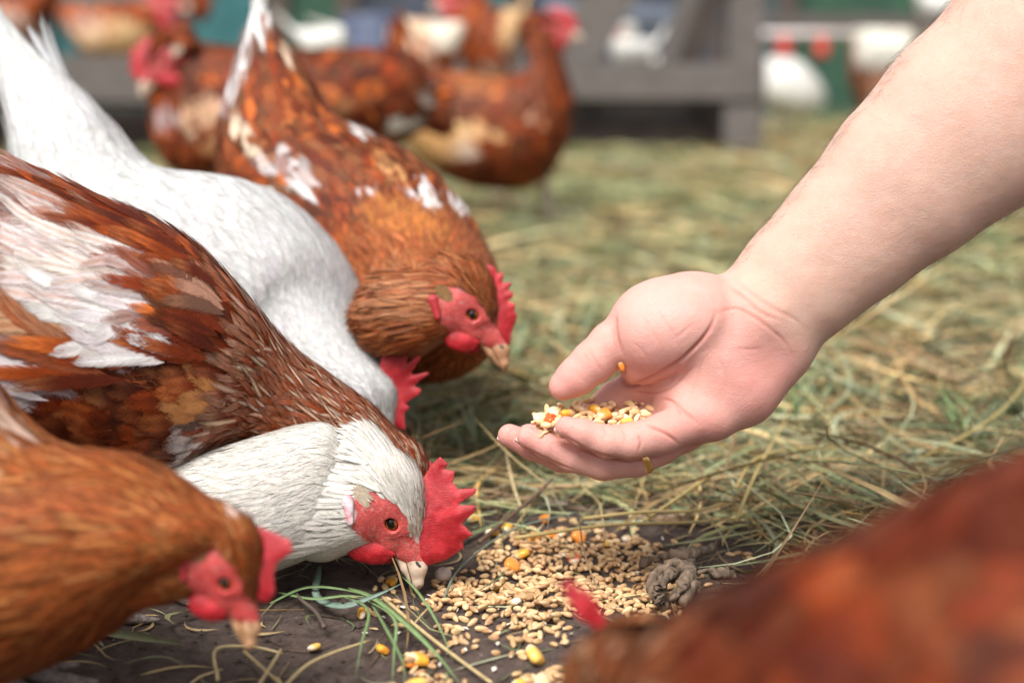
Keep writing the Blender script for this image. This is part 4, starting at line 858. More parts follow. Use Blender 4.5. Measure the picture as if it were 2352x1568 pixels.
# nails
def nail(tip, prev, dz, down, L=11, W=9):
    a = hl(*tip); d = hl(*prev) - a; d /= np.linalg.norm(d); dn = np.asarray(down, float); dn -= (dn @ d) * d; dn /= np.linalg.norm(dn); sdv = np.cross(d, dn)
    t = np.linspace(0, 1, 9)[:, None]; q = np.linspace(-1, 1, 9)[None]
    X_ = a + d * ((t * L - 6.5)[..., None] * np.ones((1, 9, 1))) + (sdv * (q * W / 2 * np.sqrt(np.clip(1 - (.85 - t * .85) ** 4, 0, 1)))[..., None]) + dn * ((dz - (q ** 2) * 2.2 - (1 - t) ** 2 * 1.2)[..., None])
    V_ = X_.reshape(-1, 3); V2 = V_ - dn * .5; Qn = grid_quads(9, 9)
    link('fingernail', mesh('fingernail', hw_(np.concatenate([V_, V2])), np.concatenate([Qn, Qn[:, ::-1] + 81]), None, M_NAIL), root)
nail((1300, 980, -27), (1340, 995, -28), 6.7, (-.25, .8, .45)); nail((1212, 1004, -8), (1255, 1022, -8), 6.9, (-.25, .8, .4)); nail((1170, 1000, 11), (1222, 1023, 11), 7.5, (-.25, .8, .35), 12, 10)
# fine hairs along the arm
mb = MB(); ax2 = (px[:, 0] - 1768) * .74 - (px[:, 1] - 716) * .67
cand = np.where((ax2 > 20) & (np.abs(Nn[:, 2]) < .55) & (px[:, 0] < 2400) & (px[:, 1] > -40))[0]
for i in rng.choice(cand, 800, replace=False):
    n_ = Nn[i]; d = np.array([-.74, .67, 0]) + rng.normal(0, .5, 3); d -= (d @ n_) * n_; L = rng.uniform(4, 10)
    P = V[i] + np.array([n_ * .0 + d * 0, d * L * .35 + n_ * L * .22, d * L * .75 + n_ * L * .25, d * L + n_ * L * .12])
    vv, qq, _ = tube(hw_(spline(P, 6)), np.linspace(.00006, .00003, 6), 3, cap=False); mb.add(vv, qq)
M_HAIR = mat_noise('hair', (.10, .06, .04), (.14, .09, .06), 50, .5, 0)
link('arm_hair', mb.mesh('arm_hair', M_HAIR), root, kind='stuff')
# ring
a = hl(1492, 1040, -2.5); b_ = hl(1452, 1060, -4.5); d = (a - b_) / np.linalg.norm(a - b_); c0 = (a + b_) / 2
e1 = np.cross(d, (0, 0, 1)); e1 /= np.linalg.norm(e1); e2 = np.cross(d, e1); th = np.linspace(0, 2 * np.pi, 64, endpoint=False)
prof_ = [(-2.3, 10.5), (-2.2, 11.0), (-1.4, 11.25), (1.4, 11.25), (2.2, 11.0), (2.3, 10.5), (2.1, 10.0), (-2.1, 10.0)]
Vr = np.concatenate([c0 + d * x + r_ * (np.cos(th)[:, None] * e1 + np.sin(th)[:, None] * e2) for x, r_ in prof_ + prof_[:1]])
link('ring', mesh('ring', hw_(Vr), grid_quads(len(prof_) + 1, 64, True), None, M_GOLD), label='plain gold band worn on the ring finger of the hand', cat='ring')

# ---------------------------------------------------------------- grain
def ellipsoid(nu, nv, f):
    th = np.linspace(0, np.pi, nu)[:, None]; ph = np.linspace(0, 2 * np.pi, nv, endpoint=False)[None]
    return f(np.cos(th) + 0 * ph, np.sin(th) * np.cos(ph), np.sin(th) * np.sin(ph)).reshape(-1, 3), grid_quads(nu, nv, True)
def wheat(x, y, z, L=3.3, W=1.65, H=1.5):
    taper = 1 - .18 * x; gr = .62 * np.exp(-(y / .22) ** 2) * (z > 0) * (1 - x ** 4)
    return np.stack([L * x, W * y * taper, H * z * taper - gr * H * .6], -1) / 1000
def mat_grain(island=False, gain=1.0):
    m, n, l, b = newmat('wheat'); oi = N(n, 'ShaderNodeNewGeometry' if island else 'ShaderNodeObjectInfo'); tc = N(n, 'ShaderNodeTexCoord'); rp = N(n, 'ShaderNodeValToRGB')
    e = rp.color_ramp.elements; e[0].color = (.34, .175, .07, 1); e[1].color = (.74, .54, .30, 1); x = e.new(.5); x.color = (.56, .33, .145, 1); x = e.new(.8); x.color = (.64, .42, .20, 1)
    l.new(oi.outputs['Random Per Island' if island else 'Random'], rp.inputs[0])
    nz = N(n, 'ShaderNodeTexNoise'); nz.inputs['Scale'].default_value = 500; l.new(tc.outputs['Object'], nz.inputs['Vector'])
    s = N(n, 'ShaderNodeSeparateXYZ'); l.new(tc.outputs['Object'], s.inputs[0])
    en = N(n, 'ShaderNodeMapRange'); en.inputs['From Min'].default_value = .0018; en.inputs['From Max'].default_value = .0034; l.new(s.outputs[0], en.inputs[0])
    c = mixc(n, l, mathn(n, l, 'MULTIPLY', nz.outputs[0], .5), rp.outputs[0], (.56, .38, .22)); c = c if island else mixc(n, l, mathn(n, l, 'MULTIPLY', en.outputs[0], .6), c, (.62, .50, .36))
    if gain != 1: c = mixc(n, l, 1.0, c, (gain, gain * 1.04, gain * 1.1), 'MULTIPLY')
    l.new(c, b.inputs['Base Color']); b.inputs['Roughness'].default_value = .45; b.inputs['Subsurface Weight'].default_value = .12; b.inputs['Subsurface Scale'].default_value = .001
    bp = N(n, 'ShaderNodeBump'); bp.inputs['Strength'].default_value = .25; bp.inputs['Distance'].default_value = .0004; l.new(nz.outputs[0], bp.inputs['Height']); l.new(bp.outputs[0], b.inputs['Normal'])
    return m
M_WHEAT = mat_grain(); M_WHEAT_LAYER = mat_grain(True); M_WHEAT_PALE_LIT = mat_grain(False, 1.45); M_WHEAT_PALE_LIT_LAYER = mat_grain(True, 1.35)  # handful wheat: paler grain, its colour also brightened against the cupped hand's shade
Vw, Qw = ellipsoid(9, 12, wheat); WH = [mesh('wheat_grain', Vw * s_, Qw, None, M_WHEAT) for s_ in ((1, 1, 1), (1.08, .92, .95), (.92, 1.06, 1.05))]; WHP = [mesh('wheat_grain', Vw * s_, Qw, None, M_WHEAT_PALE_LIT) for s_ in ((1, 1, 1), (1.08, .92, .95), (.92, 1.06, 1.05))]
def maize(x, y, z):
    k = (x + 1) / 2; wd = 3.0 + 2.4 * np.sqrt(k); h = 2.6 + .4 * k
    sq = lambda v, e: np.sign(v) * np.abs(v) ** e
    X_ = 5.6 * sq(x, .8); dent = 1.0 * np.exp(-(y / .5) ** 2 - (z / .8) ** 2) * (x > .5)
    return np.stack([X_ - dent, wd * sq(y, .75), h * sq(z, .75)], -1) / 1000
Vm, Qm = ellipsoid(13, 16, maize)
def maize_mesh(c1, c2, tipc, s_):
    k = sstep(-.0058, -.0015, Vm[:, 0])[:, None]; c = np.asarray(tipc) * (1 - k) + np.asarray(c1) * k
    k2 = (fbm(Vm * 300 + rng.random(3) * 50, 2) * (sstep(-.002, .005, Vm[:, 0])))[:, None]; k2 = sstep(.38, .55, k2); c = c * (1 - k2) + np.asarray(c2) * k2
    V_ = Vm * s_ * (1 + .16 * (fbm(Vm * 350 + rng.random(3) * 50, 2) - .4))[:, None]
    return mesh('maize_kernel', V_, Qm, None, M_MAIZE, c)
M_MAIZE = mat_noise('maize', (.9, .9, .9), (1.08, 1.05, 1.0), 300, .3, .15, .0006, 3, attr=True, sss=.15, sssr=(1, .6, .2), ssss=.0015)
MZ = [maize_mesh((.80, .40, .04), (.72, .20, .02), (.8, .7, .5), 1.0), maize_mesh((.78, .28, .05), (.55, .08, .02), (.75, .6, .45), 1.0), maize_mesh((.82, .52, .12), (.80, .38, .05), (.82, .74, .6), .95), maize_mesh((.80, .62, .36), (.78, .42, .2), (.84, .78, .68), .9)]
RED_MZ = maize_mesh((.68, .12, .02), (.40, .015, .015), (.8, .7, .55), .95)
def put(name, me, P, label, cat, group, flat=.25, sc_=1.0, rot=None):
    o = bpy.data.objects.new(name, me); col.objects.link(o); o.location = [float(v) for v in P]
    o.rotation_euler = rot or (rng.uniform(0, 6.28), rng.normal(0, flat), rng.uniform(0, 6.28)); o.scale = (sc_,) * 3
    o['label'] = label; o['category'] = cat; o['group'] = group; return o
# main pile and its stragglers on the soil
PILE = [(1000, 1335), (1090, 1290), (1130, 1240), (1240, 1212), (1370, 1218), (1500, 1240), (1560, 1290), (1580, 1350), (1540, 1385), (1450, 1385), (1380, 1395), (1300, 1400), (1240, 1440), (1180, 1430), (1110, 1395), (1040, 1405), (985, 1375)]
pts = []; zs = []
maizes = []
MPOS = [(1176, 1290, 1, 1.25), (1200, 1268, 0, 1.1), (1225, 1235, 0, 1.15), (1262, 1222, 1, 1.0), (1330, 1224, 1, 1.2), (1290, 1222, 2, .9), (1318, 1275, 4, 1.1), (1185, 1385, 3, 1.0), (1008, 1420, 1, .0), (962, 1505, 0, 1.2), (878, 1478, 0, .85), (940, 1510, 1, .8), (1228, 1510, 2, 1.35), (1245, 1552, 3, 1.1), (960, 1562, 2, 1.1), (1195, 1562, 0, .9), (1135, 1330, 0, .6), (830, 1390, 0, .8), (900, 1320, 0, .8), (1395, 1238, 2, .9), (1130, 1225, 2, 1.0), (1165, 1205, 0, .9), (1060, 1345, 1, .55), (1085, 1185, 0, .9), (1250, 1190, 1, .9), (720, 1455, 2, .8), (1440, 1228, 3, .8)]
for (x, y, k, s_) in MPOS:
    if s_ <= 0: continue
    P = on_ground(x, y, .004); P[2] = gh(P[:1], P[1:2])[0] + .0032 * s_ + .001; maizes.append((P, s_)); pts.append(P[:2]); zs.append(P[2] + .002)
    col_ = ('golden', 'orange', 'pale yellow', 'cream and orange', 'dark red')[k]
    put('maize_kernel', (MZ + [RED_MZ])[k], P, f'{col_} maize kernel lying on the soil among the wheat', 'maize kernel', f'{col_} maize kernels on the soil', rot=(rng.normal(0, .5), rng.normal(0, .25), rng.uniform(0, 6.28)), sc_=s_ * .95)
def try_add(x, y, sep_, stack):
    P = on_ground(x, y, .003); p = P[:2]; z = gh(P[:1], P[1:2])[0] + .0014
    if pts:
        A = np.array(pts); d = np.hypot(*(A - p).T); k = d < sep_
        if k.any():
            if not stack or d.min() < .0022: return None
            z = max(z, np.array(zs)[k].max() + .0013)
            if z > gh(P[:1], P[1:2])[0] + .0085: return None
    pts.append(p); zs.append(z); return np.array([p[0], p[1], z])
G_ = []
pp = np.array(PILE, float); tries = 0
while len(G_) < 760 and tries < 12000:
    tries += 1; x, y = rng.uniform(960, 1620), rng.uniform(1200, 1450)
    d = poly_sdf(np.array([[x, y]]), pp)[0]
    if rng.random() > sstep(26, -28, d): continue
    P = try_add(x, y, .0048, tries > 1000)
    if P is not None: G_.append(P)
clus = [(1090, 1460, 60, 26, 14), (1215, 1455, 60, 26, 18), (1290, 1450, 30, 30, 8), (965, 1505, 45, 26, 16), (980, 1552, 60, 16, 20), (1240, 1545, 70, 22, 34), (1180, 1500, 40, 30, 6), (900, 1390, 60, 30, 10), (1020, 1430, 40, 20, 8), (1480, 1385, 60, 16, 10), (1600, 1300, 50, 20, 6), (1440, 1235, 110, 12, 14), (1350, 1200, 80, 14, 10), (1720, 1250, 50, 20, 4), (870, 1345, 40, 20, 5)]
for (cx, cy, rx, ry, k) in clus:
    for _ in range(k):
        P = try_add(cx + rng.normal(0, rx * .6), cy + rng.normal(0, ry * .6), .0042, True)
        if P is not None: G_.append(P)
G_ = np.array(G_); order = np.argsort(G_[:, 1])
mb = MB()
for j, i in enumerate(order):
    if j < 225: put('wheat_grain', WH[j % 3], G_[i], 'plump tan wheat grain lying in the spill on the dark soil', 'wheat grain', 'wheat grains spilled on the soil', sc_=rng.uniform(1.0, 1.25))
    else:
        r3 = np.array(Matrix.Rotation(rng.uniform(0, 6.28), 3, 'Z') @ Matrix.Rotation(rng.uniform(0, 6.28), 3, 'X')); mb.add(Vw @ r3.T * rng.uniform(1.0, 1.22) + G_[i], Qw)
if mb.n: link('wheat_spill', mb.mesh('wheat_spill', M_WHEAT_LAYER), label='layer of tan wheat grains at the back of the spill', cat='wheat', kind='stuff')
# husk flakes
M_HUSK = mat_noise('husk', (.72, .62, .5), (.8, .74, .66), 200, .6, .3, .0005)
mb = MB()
for _ in range(90):
    x, y = rng.uniform(820, 1640), rng.uniform(1210, 1560); P = on_ground(x, y, .002); P[2] = gh(P[:1], P[1:2])[0] + .002
    a = rng.random() * 6.28; e = np.array([math.cos(a), math.sin(a), rng.normal(0, .3)]) * rng.uniform(.0012, .0034); f_ = np.array([-math.sin(a), math.cos(a), rng.normal(0, .3)]) * rng.uniform(.0006, .0016)
    mb.add(np.array([P - e, P + f_ + (0, 0, .0006), P + e, P - f_]), [[0, 1, 2, 3]])
link('husk_flakes', mb.mesh('husk_flakes', M_HUSK), label='small pale husk flakes scattered among the spilled grain', cat='husks', kind='stuff')
# handful of grain
HP = np.array([(1212, 976), (1230, 950), (1266, 934), (1350, 912), (1410, 896), (1460, 898), (1520, 908), (1490, 945), (1480, 970), (1434, 984), (1387, 984), (1320, 968), (1290, 975), (1240, 985)], float)
def hz(x, y): return np.interp((y - (905 + 0)) / 80., (0, 1), (26, -22)) + np.interp(x, (1212, 1300, 1516), (6, 0, 2))
hp = []; cnt = 0
HM = [(1432, 906, 0), (1368, 942, 0), (1388, 950, 1), (1438, 968, 2), (1275, 945, 3), (1300, 952, 0), (1240, 958, 3), (1330, 938, 3), (1372, 977, 1), (1262, 962, 4)]
for (x, y, k) in HM:
    P = at(x, y, Z0 + (hz(x, y) - 4) / 1000); hp.append(P)
    col_ = ('golden', 'orange', 'pale yellow', 'cream and orange', 'dark red')[k]
    put('maize_kernel', (MZ + [RED_MZ])[k], P, f'{col_} maize kernel in the palm of the cupped hand', 'maize kernel', f'{col_} maize kernels in the hand', rot=(rng.normal(.5, .4), rng.normal(0, .25), rng.uniform(0, 6.28)), sc_=.85)
tries = 0; NH = 0
while tries < 9000 and NH < 85:
    tries += 1; x, y = rng.uniform(1212, 1516), rng.uniform(893, 988)
    if poly_sdf(np.array([[x, y]]), HP)[0] > -1: continue
    P = at(x, y, Z0 + hz(x, y) / 1000); A = np.array(hp); d = np.linalg.norm(A - P, axis=1)
    if d.min() < .0034: continue
    hp.append(P); NH += 1
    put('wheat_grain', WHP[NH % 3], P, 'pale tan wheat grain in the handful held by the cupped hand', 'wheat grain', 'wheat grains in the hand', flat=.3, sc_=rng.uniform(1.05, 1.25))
# grains underneath, filling the cup
mb = MB(); n = 0
while n < 320:
    x, y = rng.uniform(1225, 1510), rng.uniform(912, 985)
    if poly_sdf(np.array([[x, y]]), HP)[0] > -4: continue
    P = at(x, y, Z0 + hz(x, y) / 1000) + np.array([0, 0, -rng.uniform(.004, .009)]); n += 1
    r3 = np.array(Matrix.Rotation(rng.uniform(0, 6.28), 3, 'Z') @ Matrix.Rotation(rng.uniform(0, 6.28), 3, 'X') @ Matrix.Rotation(rng.normal(0, .3), 3, 'Y')); mb.add(Vw @ r3.T + P, Qw)
link('wheat_handful', mb.mesh('wheat_handful', M_WHEAT_PALE_LIT_LAYER), label='wheat grains heaped beneath the top layer in the cupped hand', cat='wheat', kind='stuff')
P = at(1426, 838, Z0 + (-14) / 1000)
put('maize_kernel', MZ[1], P, 'single orange maize kernel caught in the fold at the base of the thumb', 'maize kernel', 'maize kernel at the thumb', rot=(.3, 1.2, .4), sc_=.75)

#PART3
# ---------------------------------------------------------------- hay and grass
HAYC = np.array([(.42, .33, .18), (.52, .42, .24), (.31, .23, .12), (.20, .135, .075), (.11, .075, .045), (.25, .275, .155), (.17, .22, .12), (.31, .35, .24), (.085, .125, .07), (.46, .31, .12), (.34, .39, .29), (.50, .43, .28)])
HAYW = np.array([2.4, 1.6, 2.6, 2.4, 2.0, 2.8, 3.4, 2.2, 2.6, .8, 1.2, .8]); HAYW = HAYW / HAYW.sum(); HAYC = HAYC * (1.30, 1.18, 1.02)
def mat_hay():
    m, n, l, b = newmat('hay'); a = N(n, 'ShaderNodeAttribute'); a.attribute_name = 'Col'; g = N(n, 'ShaderNodeNewGeometry')
    nz = N(n, 'ShaderNodeTexNoise'); nz.inputs['Scale'].default_value = 220; nz.inputs['Detail'].default_value = 3; l.new(g.outputs['Position'], nz.inputs['Vector'])
    mr = N(n, 'ShaderNodeMapRange'); mr.inputs['To Min'].default_value = .65; mr.inputs['To Max'].default_value = 1.3; l.new(nz.outputs[0], mr.inputs[0])
    cc = N(n, 'ShaderNodeCombineColor'); [l.new(mr.outputs[0], cc.inputs[i]) for i in range(3)]
    l.new(mixc(n, l, 1.0, a.outputs['Color'], cc.outputs[0], 'MULTIPLY'), b.inputs['Base Color']); b.inputs['Roughness'].default_value = .5; b.inputs['Specular IOR Level'].default_value = .4
    return m
M_HAY = mat_hay()
def strands(xy, L, W, colr, z0, tilt, curve, seg=6):
    n = len(xy); t = np.linspace(-.5, .5, seg + 1)[None]; a = rng.random(n) * 6.283
    dx, dy = np.cos(a)[:, None], np.sin(a)[:, None]; k = rng.normal(0, curve, n)[:, None]; kz = rng.normal(0, curve * .6, n)[:, None]
    kink = rng.random(n) < .25; kp = rng.uniform(-.3, .3, n)[:, None]; ka = rng.normal(0, .7, n)[:, None] * kink[:, None]
    lat = k * t ** 2 * L[:, None] * 2 + ka * np.maximum(t - kp, 0) * L[:, None]
    x = xy[:, :1] + dx * t * L[:, None] - dy * lat; y = xy[:, 1:] + dy * t * L[:, None] + dx * lat
    tl = rng.normal(0, tilt, n)[:, None]
    z = z0[:, None] + np.abs(tl) * (t + .5) * L[:, None] + kz * (t ** 2 - .08) * L[:, None]
    z = np.maximum(z, gh(x, y) + .001)
    w_ = W[:, None] * np.clip(np.minimum((t + .52) * 8, (.5 - t) * 2.2 + .12), .12, 1)
    tw = rng.normal(0, .7, n)[:, None] + t * rng.normal(0, .8, n)[:, None]
    nx, ny = -dy, dx; C = np.stack([x, y, z], -1); S = np.stack([nx * np.cos(tw), ny * np.cos(tw), np.sin(tw)], -1)
    U = np.stack([-nx * np.sin(tw), -ny * np.sin(tw), np.cos(tw)], -1)
    fold = rng.uniform(.1, .7, n)[:, None, None]
    Vs = np.stack([C - S * w_[..., None] + U * fold * w_[..., None], C, C + S * w_[..., None] + U * fold * w_[..., None]], 2)
    q = grid_quads(seg + 1, 3); Qs = (q[None] + (np.arange(n) * (seg + 1) * 3)[:, None, None]).reshape(-1, 4)
    cc = np.repeat(colr, (seg + 1) * 3, 0) * np.tile(np.array([1., .85, 1.]), n * (seg + 1))[:, None]
    return Vs.reshape(-1, 3), Qs, cc
def hay_edge(x):                                       # where the hay begins, in front of it lies bare soil
    return .97 + .05 * np.sin(x * 6 + 1) + .03 * np.sin(x * 17) - .09 * sstep(.12, .22, x)
def scatter(n, y0, y1, pad):
    y = y0 * (y1 / y0) ** rng.random(n); x = rng.uniform(-1, 1, n) * (y * .40 + pad); return np.stack([x, y], -1)
# near hay: sharp strands
xy = scatter(19000, .80, 2.1, .12); d = xy[:, 1] - hay_edge(xy[:, 0]); keep = rng.random(len(xy)) < np.clip(sstep(-.06, .06, d) + .02, 0, 1); xy = xy[keep]; n = len(xy)
d = xy[:, 1] - hay_edge(xy[:, 0]); thick = (.003 + .028 * sstep(-.03, .25, d)) * (.25 + 1.7 * fbm(np.stack([xy[:, 0] * 7, xy[:, 1] * 7, 0 * d], -1), 2))
bold = rng.random(n) < .13
L = rng.uniform(.03, .14, n) * (1 + .4 * bold); W = np.where(bold, rng.uniform(.0011, .0024, n), rng.uniform(.0003, .0010, n)) * (1 + .5 * sstep(1.1, 1.6, xy[:, 1]))
ci = rng.choice(len(HAYC), n, p=HAYW); cl = HAYC[ci] * np.exp(rng.normal(0, .3, (n, 1)))
z0 = gh(xy[:, 0], xy[:, 1]) + .001 + rng.random(n) ** 1.3 * thick
cl *= 1.0
V_, Q_, C_ = strands(xy, L, W, cl, z0, .20, .40)
link('hay', mesh('hay', V_, Q_, None, M_HAY, C_), label='tangled straw and dried grass covering the ground behind the bare soil', cat='hay', kind='stuff')
# farther hay and grass
xy = scatter(16000, 2.0, 9.0, .5); n = len(xy); ci = rng.choice(len(HAYC), n, p=HAYW); cl = HAYC[ci] * np.exp(rng.normal(0, .25, (n, 1)))
gp = fbm(np.stack([xy[:, 0] * 2.2, xy[:, 1] * 1.4, 0 * xy[:, 0]], -1), 3); gk = sstep(.40, .56, gp)[:, None]; cl = cl * (1 - .6 * gk) + np.array((.19, .225, .095)) * .6 * gk
sc_ = np.clip(xy[:, 1] / 2.2, 1, 3)
V_, Q_, C_ = strands(xy, rng.uniform(.06, .18, n) * sc_ ** .4, rng.uniform(.0012, .0035, n) * sc_ ** .6, cl, rng.random(n) ** 1.3 * .03, .12, .3, 4)
link('meadow_hay', mesh('meadow_hay', V_, Q_, None, M_HAY, C_), label='trampled green and straw coloured grass of the far run', cat='grass', kind='stuff')
# fresh green tufts between the hay
nt_ = 130; tx = scatter(nt_, 1.12, 3.2, .1); tx = tx[tx[:, 0] > -.25 * tx[:, 1] * .0 - .12]; nb_ = 16; n = len(tx) * nb_; c = np.repeat(tx, nb_, 0); a = rng.random(n) * 6.283; ln = rng.uniform(.3, 1.1, n); hgt = rng.uniform(.025, .07, n); t = np.linspace(0, 1, 6)[None]
dx, dy = np.cos(a), np.sin(a); r0 = rng.random(n) * .02; X_ = (c[:, 0] + dx * r0)[:, None] + (dx * ln * hgt)[:, None] * t ** 1.6; Y_ = (c[:, 1] + dy * r0)[:, None] + (dy * ln * hgt)[:, None] * t ** 1.6; Z_ = hgt[:, None] * (t - .35 * ln[:, None] * t ** 2) + .004
wd_ = rng.uniform(.0008, .0022, n)[:, None] * (1 - t ** 2 * .9); P3 = np.stack([X_, Y_, Z_], -1); S3 = np.stack([-dy, dx, 0 * dx], -1)[:, None]
Vt = np.stack([P3 - S3 * wd_[..., None], P3 + np.array([0, 0, -.0004]), P3 + S3 * wd_[..., None]], 2).reshape(-1, 3); q = grid_quads(6, 3); Qt = (q[None] + (np.arange(n) * 18)[:, None, None]).reshape(-1, 4)
ct = np.array([(.16, .24, .09), (.22, .30, .14), (.30, .36, .22), (.12, .18, .09)])[rng.integers(0, 4, n)] * np.exp(rng.normal(0, .2, (n, 1)))
link('grass_tufts', mesh('grass_tufts', Vt, Qt, None, M_HAY, np.repeat(ct, 18, 0)), label='fresh green grass tufts growing through the hay behind the hand', cat='grass', kind='stuff')
# loose bits on the soil
n = 420; xy = np.stack([rng.uniform(-.5, .5, n), rng.uniform(.72, .98, n)], -1); L = rng.uniform(.006, .05, n); W = rng.uniform(.0003, .0009, n)
cl = HAYC[rng.choice(len(HAYC), n, p=HAYW)] * .85
V_, Q_, C_ = strands(xy, L, W, cl, gh(xy[:, 0], xy[:, 1]) + .0015, .03, .3)
link('straw_bits', mesh('straw_bits', V_, Q_, None, M_HAY, C_), label='short straw bits strewn over the bare soil', cat='straw', kind='stuff')
# single stalks one can pick out
def blade(name, pts, w0, c, label, cat, group=None, tubular=False):
    """pts: (px, py, height above ground in m)"""
    P = np.array([on_ground(x, y, h) for x, y, h in pts]); P = spline(P, 22)
    P[:, 2] = np.maximum(P[:, 2], gh(P[:, 0], P[:, 1]) + .0012)
    t = np.linspace(0, 1, 22); mb = MB(); cc = np.asarray(c)
    if tubular:
        mb.add(*tube(P, w0 * (1 - .35 * t), 7), c=cc); 
    else:
        T = np.gradient(P, axis=0); T /= np.linalg.norm(T, axis=1, keepdims=True); S = np.cross(T, -FWD * .6 + np.array([0, 0, .8])); S /= np.linalg.norm(S, axis=1, keepdims=True); U = np.cross(S, T)
        ww = (w0 * np.clip(np.minimum(.5 + t * 4, (1 - t) * 2.4), .06, 1))[:, None]
        Vb = np.stack([P - S * ww + U * ww * .35, P, P + S * ww + U * ww * .35, P - U * ww * .12], 1).reshape(-1, 3)
        mb.add(Vb, grid_quads(22, 4, True), c=cc)
    return link(name, mb.mesh(name, M_HAY), label=label, cat=cat, group=group)
GRN = (.16, .24, .10); BLU = (.17, .24, .19); STR = (.52, .40, .20); DK = (.07, .09, .05)
blade('grass_blade', [(735, 1300, .012), (728, 1370, .004), (790, 1392, .006), (870, 1365, .012), (925, 1338, .02)], .0024, BLU, 'broad blue green grass blade curled round below the wattle of the pecking hen', 'grass blade')
GG = 'green grass blades in the tuft on the soil'
for k, p in enumerate([[(800, 1350, .003), (860, 1375, .01), (940, 1440, .012), (1010, 1510, .008), (1060, 1575, .004)], [(830, 1370, .003), (905, 1420, .014), (905, 1500, .010), (900, 1575, .004)], [(780, 1365, .003), (845, 1400, .012), (830, 1480, .009), (815, 1560, .003)], [(850, 1380, .003), (885, 1440, .012), (925, 1520, .009), (930, 1580, .004)], [(640, 1360, .003), (720, 1375, .008), (800, 1368, .009), (880, 1375, .004)], [(620, 1385, .003), (700, 1350, .008), (780, 1352, .009), (860, 1372, .003)], [(900, 1300, .002), (960, 1360, .014), (1010, 1440, .012), (1040, 1520, .004)]]):
    blade('grass_blade', p, .0010 + .0007 * (k == 0), np.array(GRN) * rng.uniform(.8, 1.25), 'thin green grass blade in the tuft lying on the soil in front of the spill', 'grass blade', GG)
blade('straw_stalk', [(880, 1372, .004), (960, 1440, .006), (1050, 1510, .005), (1130, 1568, .004)], .0013, STR, 'straight yellow straw stalk lying beside the grass tuft', 'straw stalk', tubular=True)
GS = 'bent straw stalks on the soil below the foreground hen'
for p in ([(500, 1560, .003), (497, 1490, .008), (580, 1485, .006), (650, 1500, .003)], [(560, 1495, .003), (600, 1530, .006), (650, 1575, .003)], [(640, 1590, .003), (700, 1530, .006), (760, 1500, .006), (850, 1470, .003)], [(590, 1580, .003), (640, 1500, .008), (645, 1490, .004)]):
    blade('straw_stalk', p, .0011, np.array(STR) * rng.uniform(.75, 1.1), 'thin bent straw stalk on the soil below the beak of the foreground hen', 'straw stalk', GS, tubular=True)
for p, lb in (([(1690, 1195, .02), (1740, 1080, .035), (1790, 990, .03), (1815, 940, .02)], 'long straight pale straw standing up from the hay below the wrist'), ([(1690, 1120, .03), (1735, 1055, .035), (1830, 1030, .03), (1960, 1030, .02)], 'bent golden straw with a kink lying on the hay below the wrist'), ([(1340, 1190, .015), (1480, 1175, .02), (1600, 1172, .02), (1680, 1150, .015)], 'golden straw lying level on the hay just behind the grain spill'), ([(1180, 1235, .012), (1400, 1205, .018), (1560, 1200, .02), (1700, 1190, .012)], 'longest golden straw lying across the back edge of the grain spill'), ([(1480, 1195, .014), (1590, 1120, .025), (1650, 1080, .02)], 'short slanting golden straw under the knuckles of the hand'), ([(2100, 1060, .02), (2250, 980, .04), (2340, 900, .05), (2400, 800, .04)], 'thick curved yellow straw rising behind the back of the blurred hen')):
    blade('straw_stalk', p, .0014, np.array((.46, .34, .13)) * rng.uniform(.85, 1.15), lb, 'straw stalk', tubular=True)
blade('straw_stalk', [(820, 765, .12), (850, 800, .11), (930, 800, .1), (1010, 812, .09), (1075, 850, .06)], .001, (.40, .37, .2), 'pale grass stem hanging across the white hen above its red comb', 'grass stem', tubular=True)
blade('twig', [(1100, 1245, .006), (1160, 1195, .012), (1220, 1145, .022), (1270, 1098, .034)], .0017, (.12, .07, .045), 'thin dark brown twig leaning out of the hay under the fingers', 'twig', tubular=True)
blade('twig', [(1020, 1370, .004), (1060, 1300, .006), (1180, 1215, .010), (1330, 1175, .012)], .0009, (.16, .2, .15), 'thin grey green stem lying across the back of the grain', 'grass stem', tubular=True)
blade('twig', [(745, 1440, .003), (725, 1405, .004), (690, 1375, .006), (680, 1360, .004)], .0015, (.10, .075, .06), 'short dark twig on the soil under the pecking hen', 'twig', tubular=True)
# dry clod of twisted root beside the grain
cr0 = thing('root_clod', on_ground(1560, 1330), 'dry twisted grey brown root clod at the edge of the grain', 'root')
M_ROOT = mat_noise('root', (.07, .045, .03), (.22, .155, .105), 260, .85, 1.0, .003, 6, stretch=(1, 1, .3))
k = 0
for pth in ([(1530, 1395, .003), (1500, 1330, .014), (1560, 1290, .022), (1590, 1330, .016), (1560, 1390, .004)], [(1510, 1380, .006), (1530, 1300, .018), (1570, 1300, .02), (1600, 1360, .008)], [(1560, 1310, .012), (1640, 1315, .012), (1690, 1325, .006)], [(1480, 1290, .004), (1530, 1275, .012), (1590, 1270, .014), (1640, 1255, .008)], [(1540, 1380, .008), (1575, 1330, .018), (1585, 1290, .010)], [(1515, 1395, .003), (1518, 1350, .016), (1545, 1310, .02)]):
    P = np.array([on_ground(*q) for q in pth]); P = spline(P, 26) + rng.normal(0, .0006, (26, 3)); P[:, 2] = np.maximum(P[:, 2], gh(P[:, 0], P[:, 1]))
    vv, qq, tt = tube(P, .0023 * (1 + .5 * np.sin(np.linspace(0, 9, 26) + k)) * (1 if k != 2 else .9) + .001, 10); k += 1
    vv = vv + (fbm(vv * 260, 3)[:, None] - .45) * .006
    link('root_strand', mesh('root_strand', vv, qq, tt, M_ROOT), cr0)
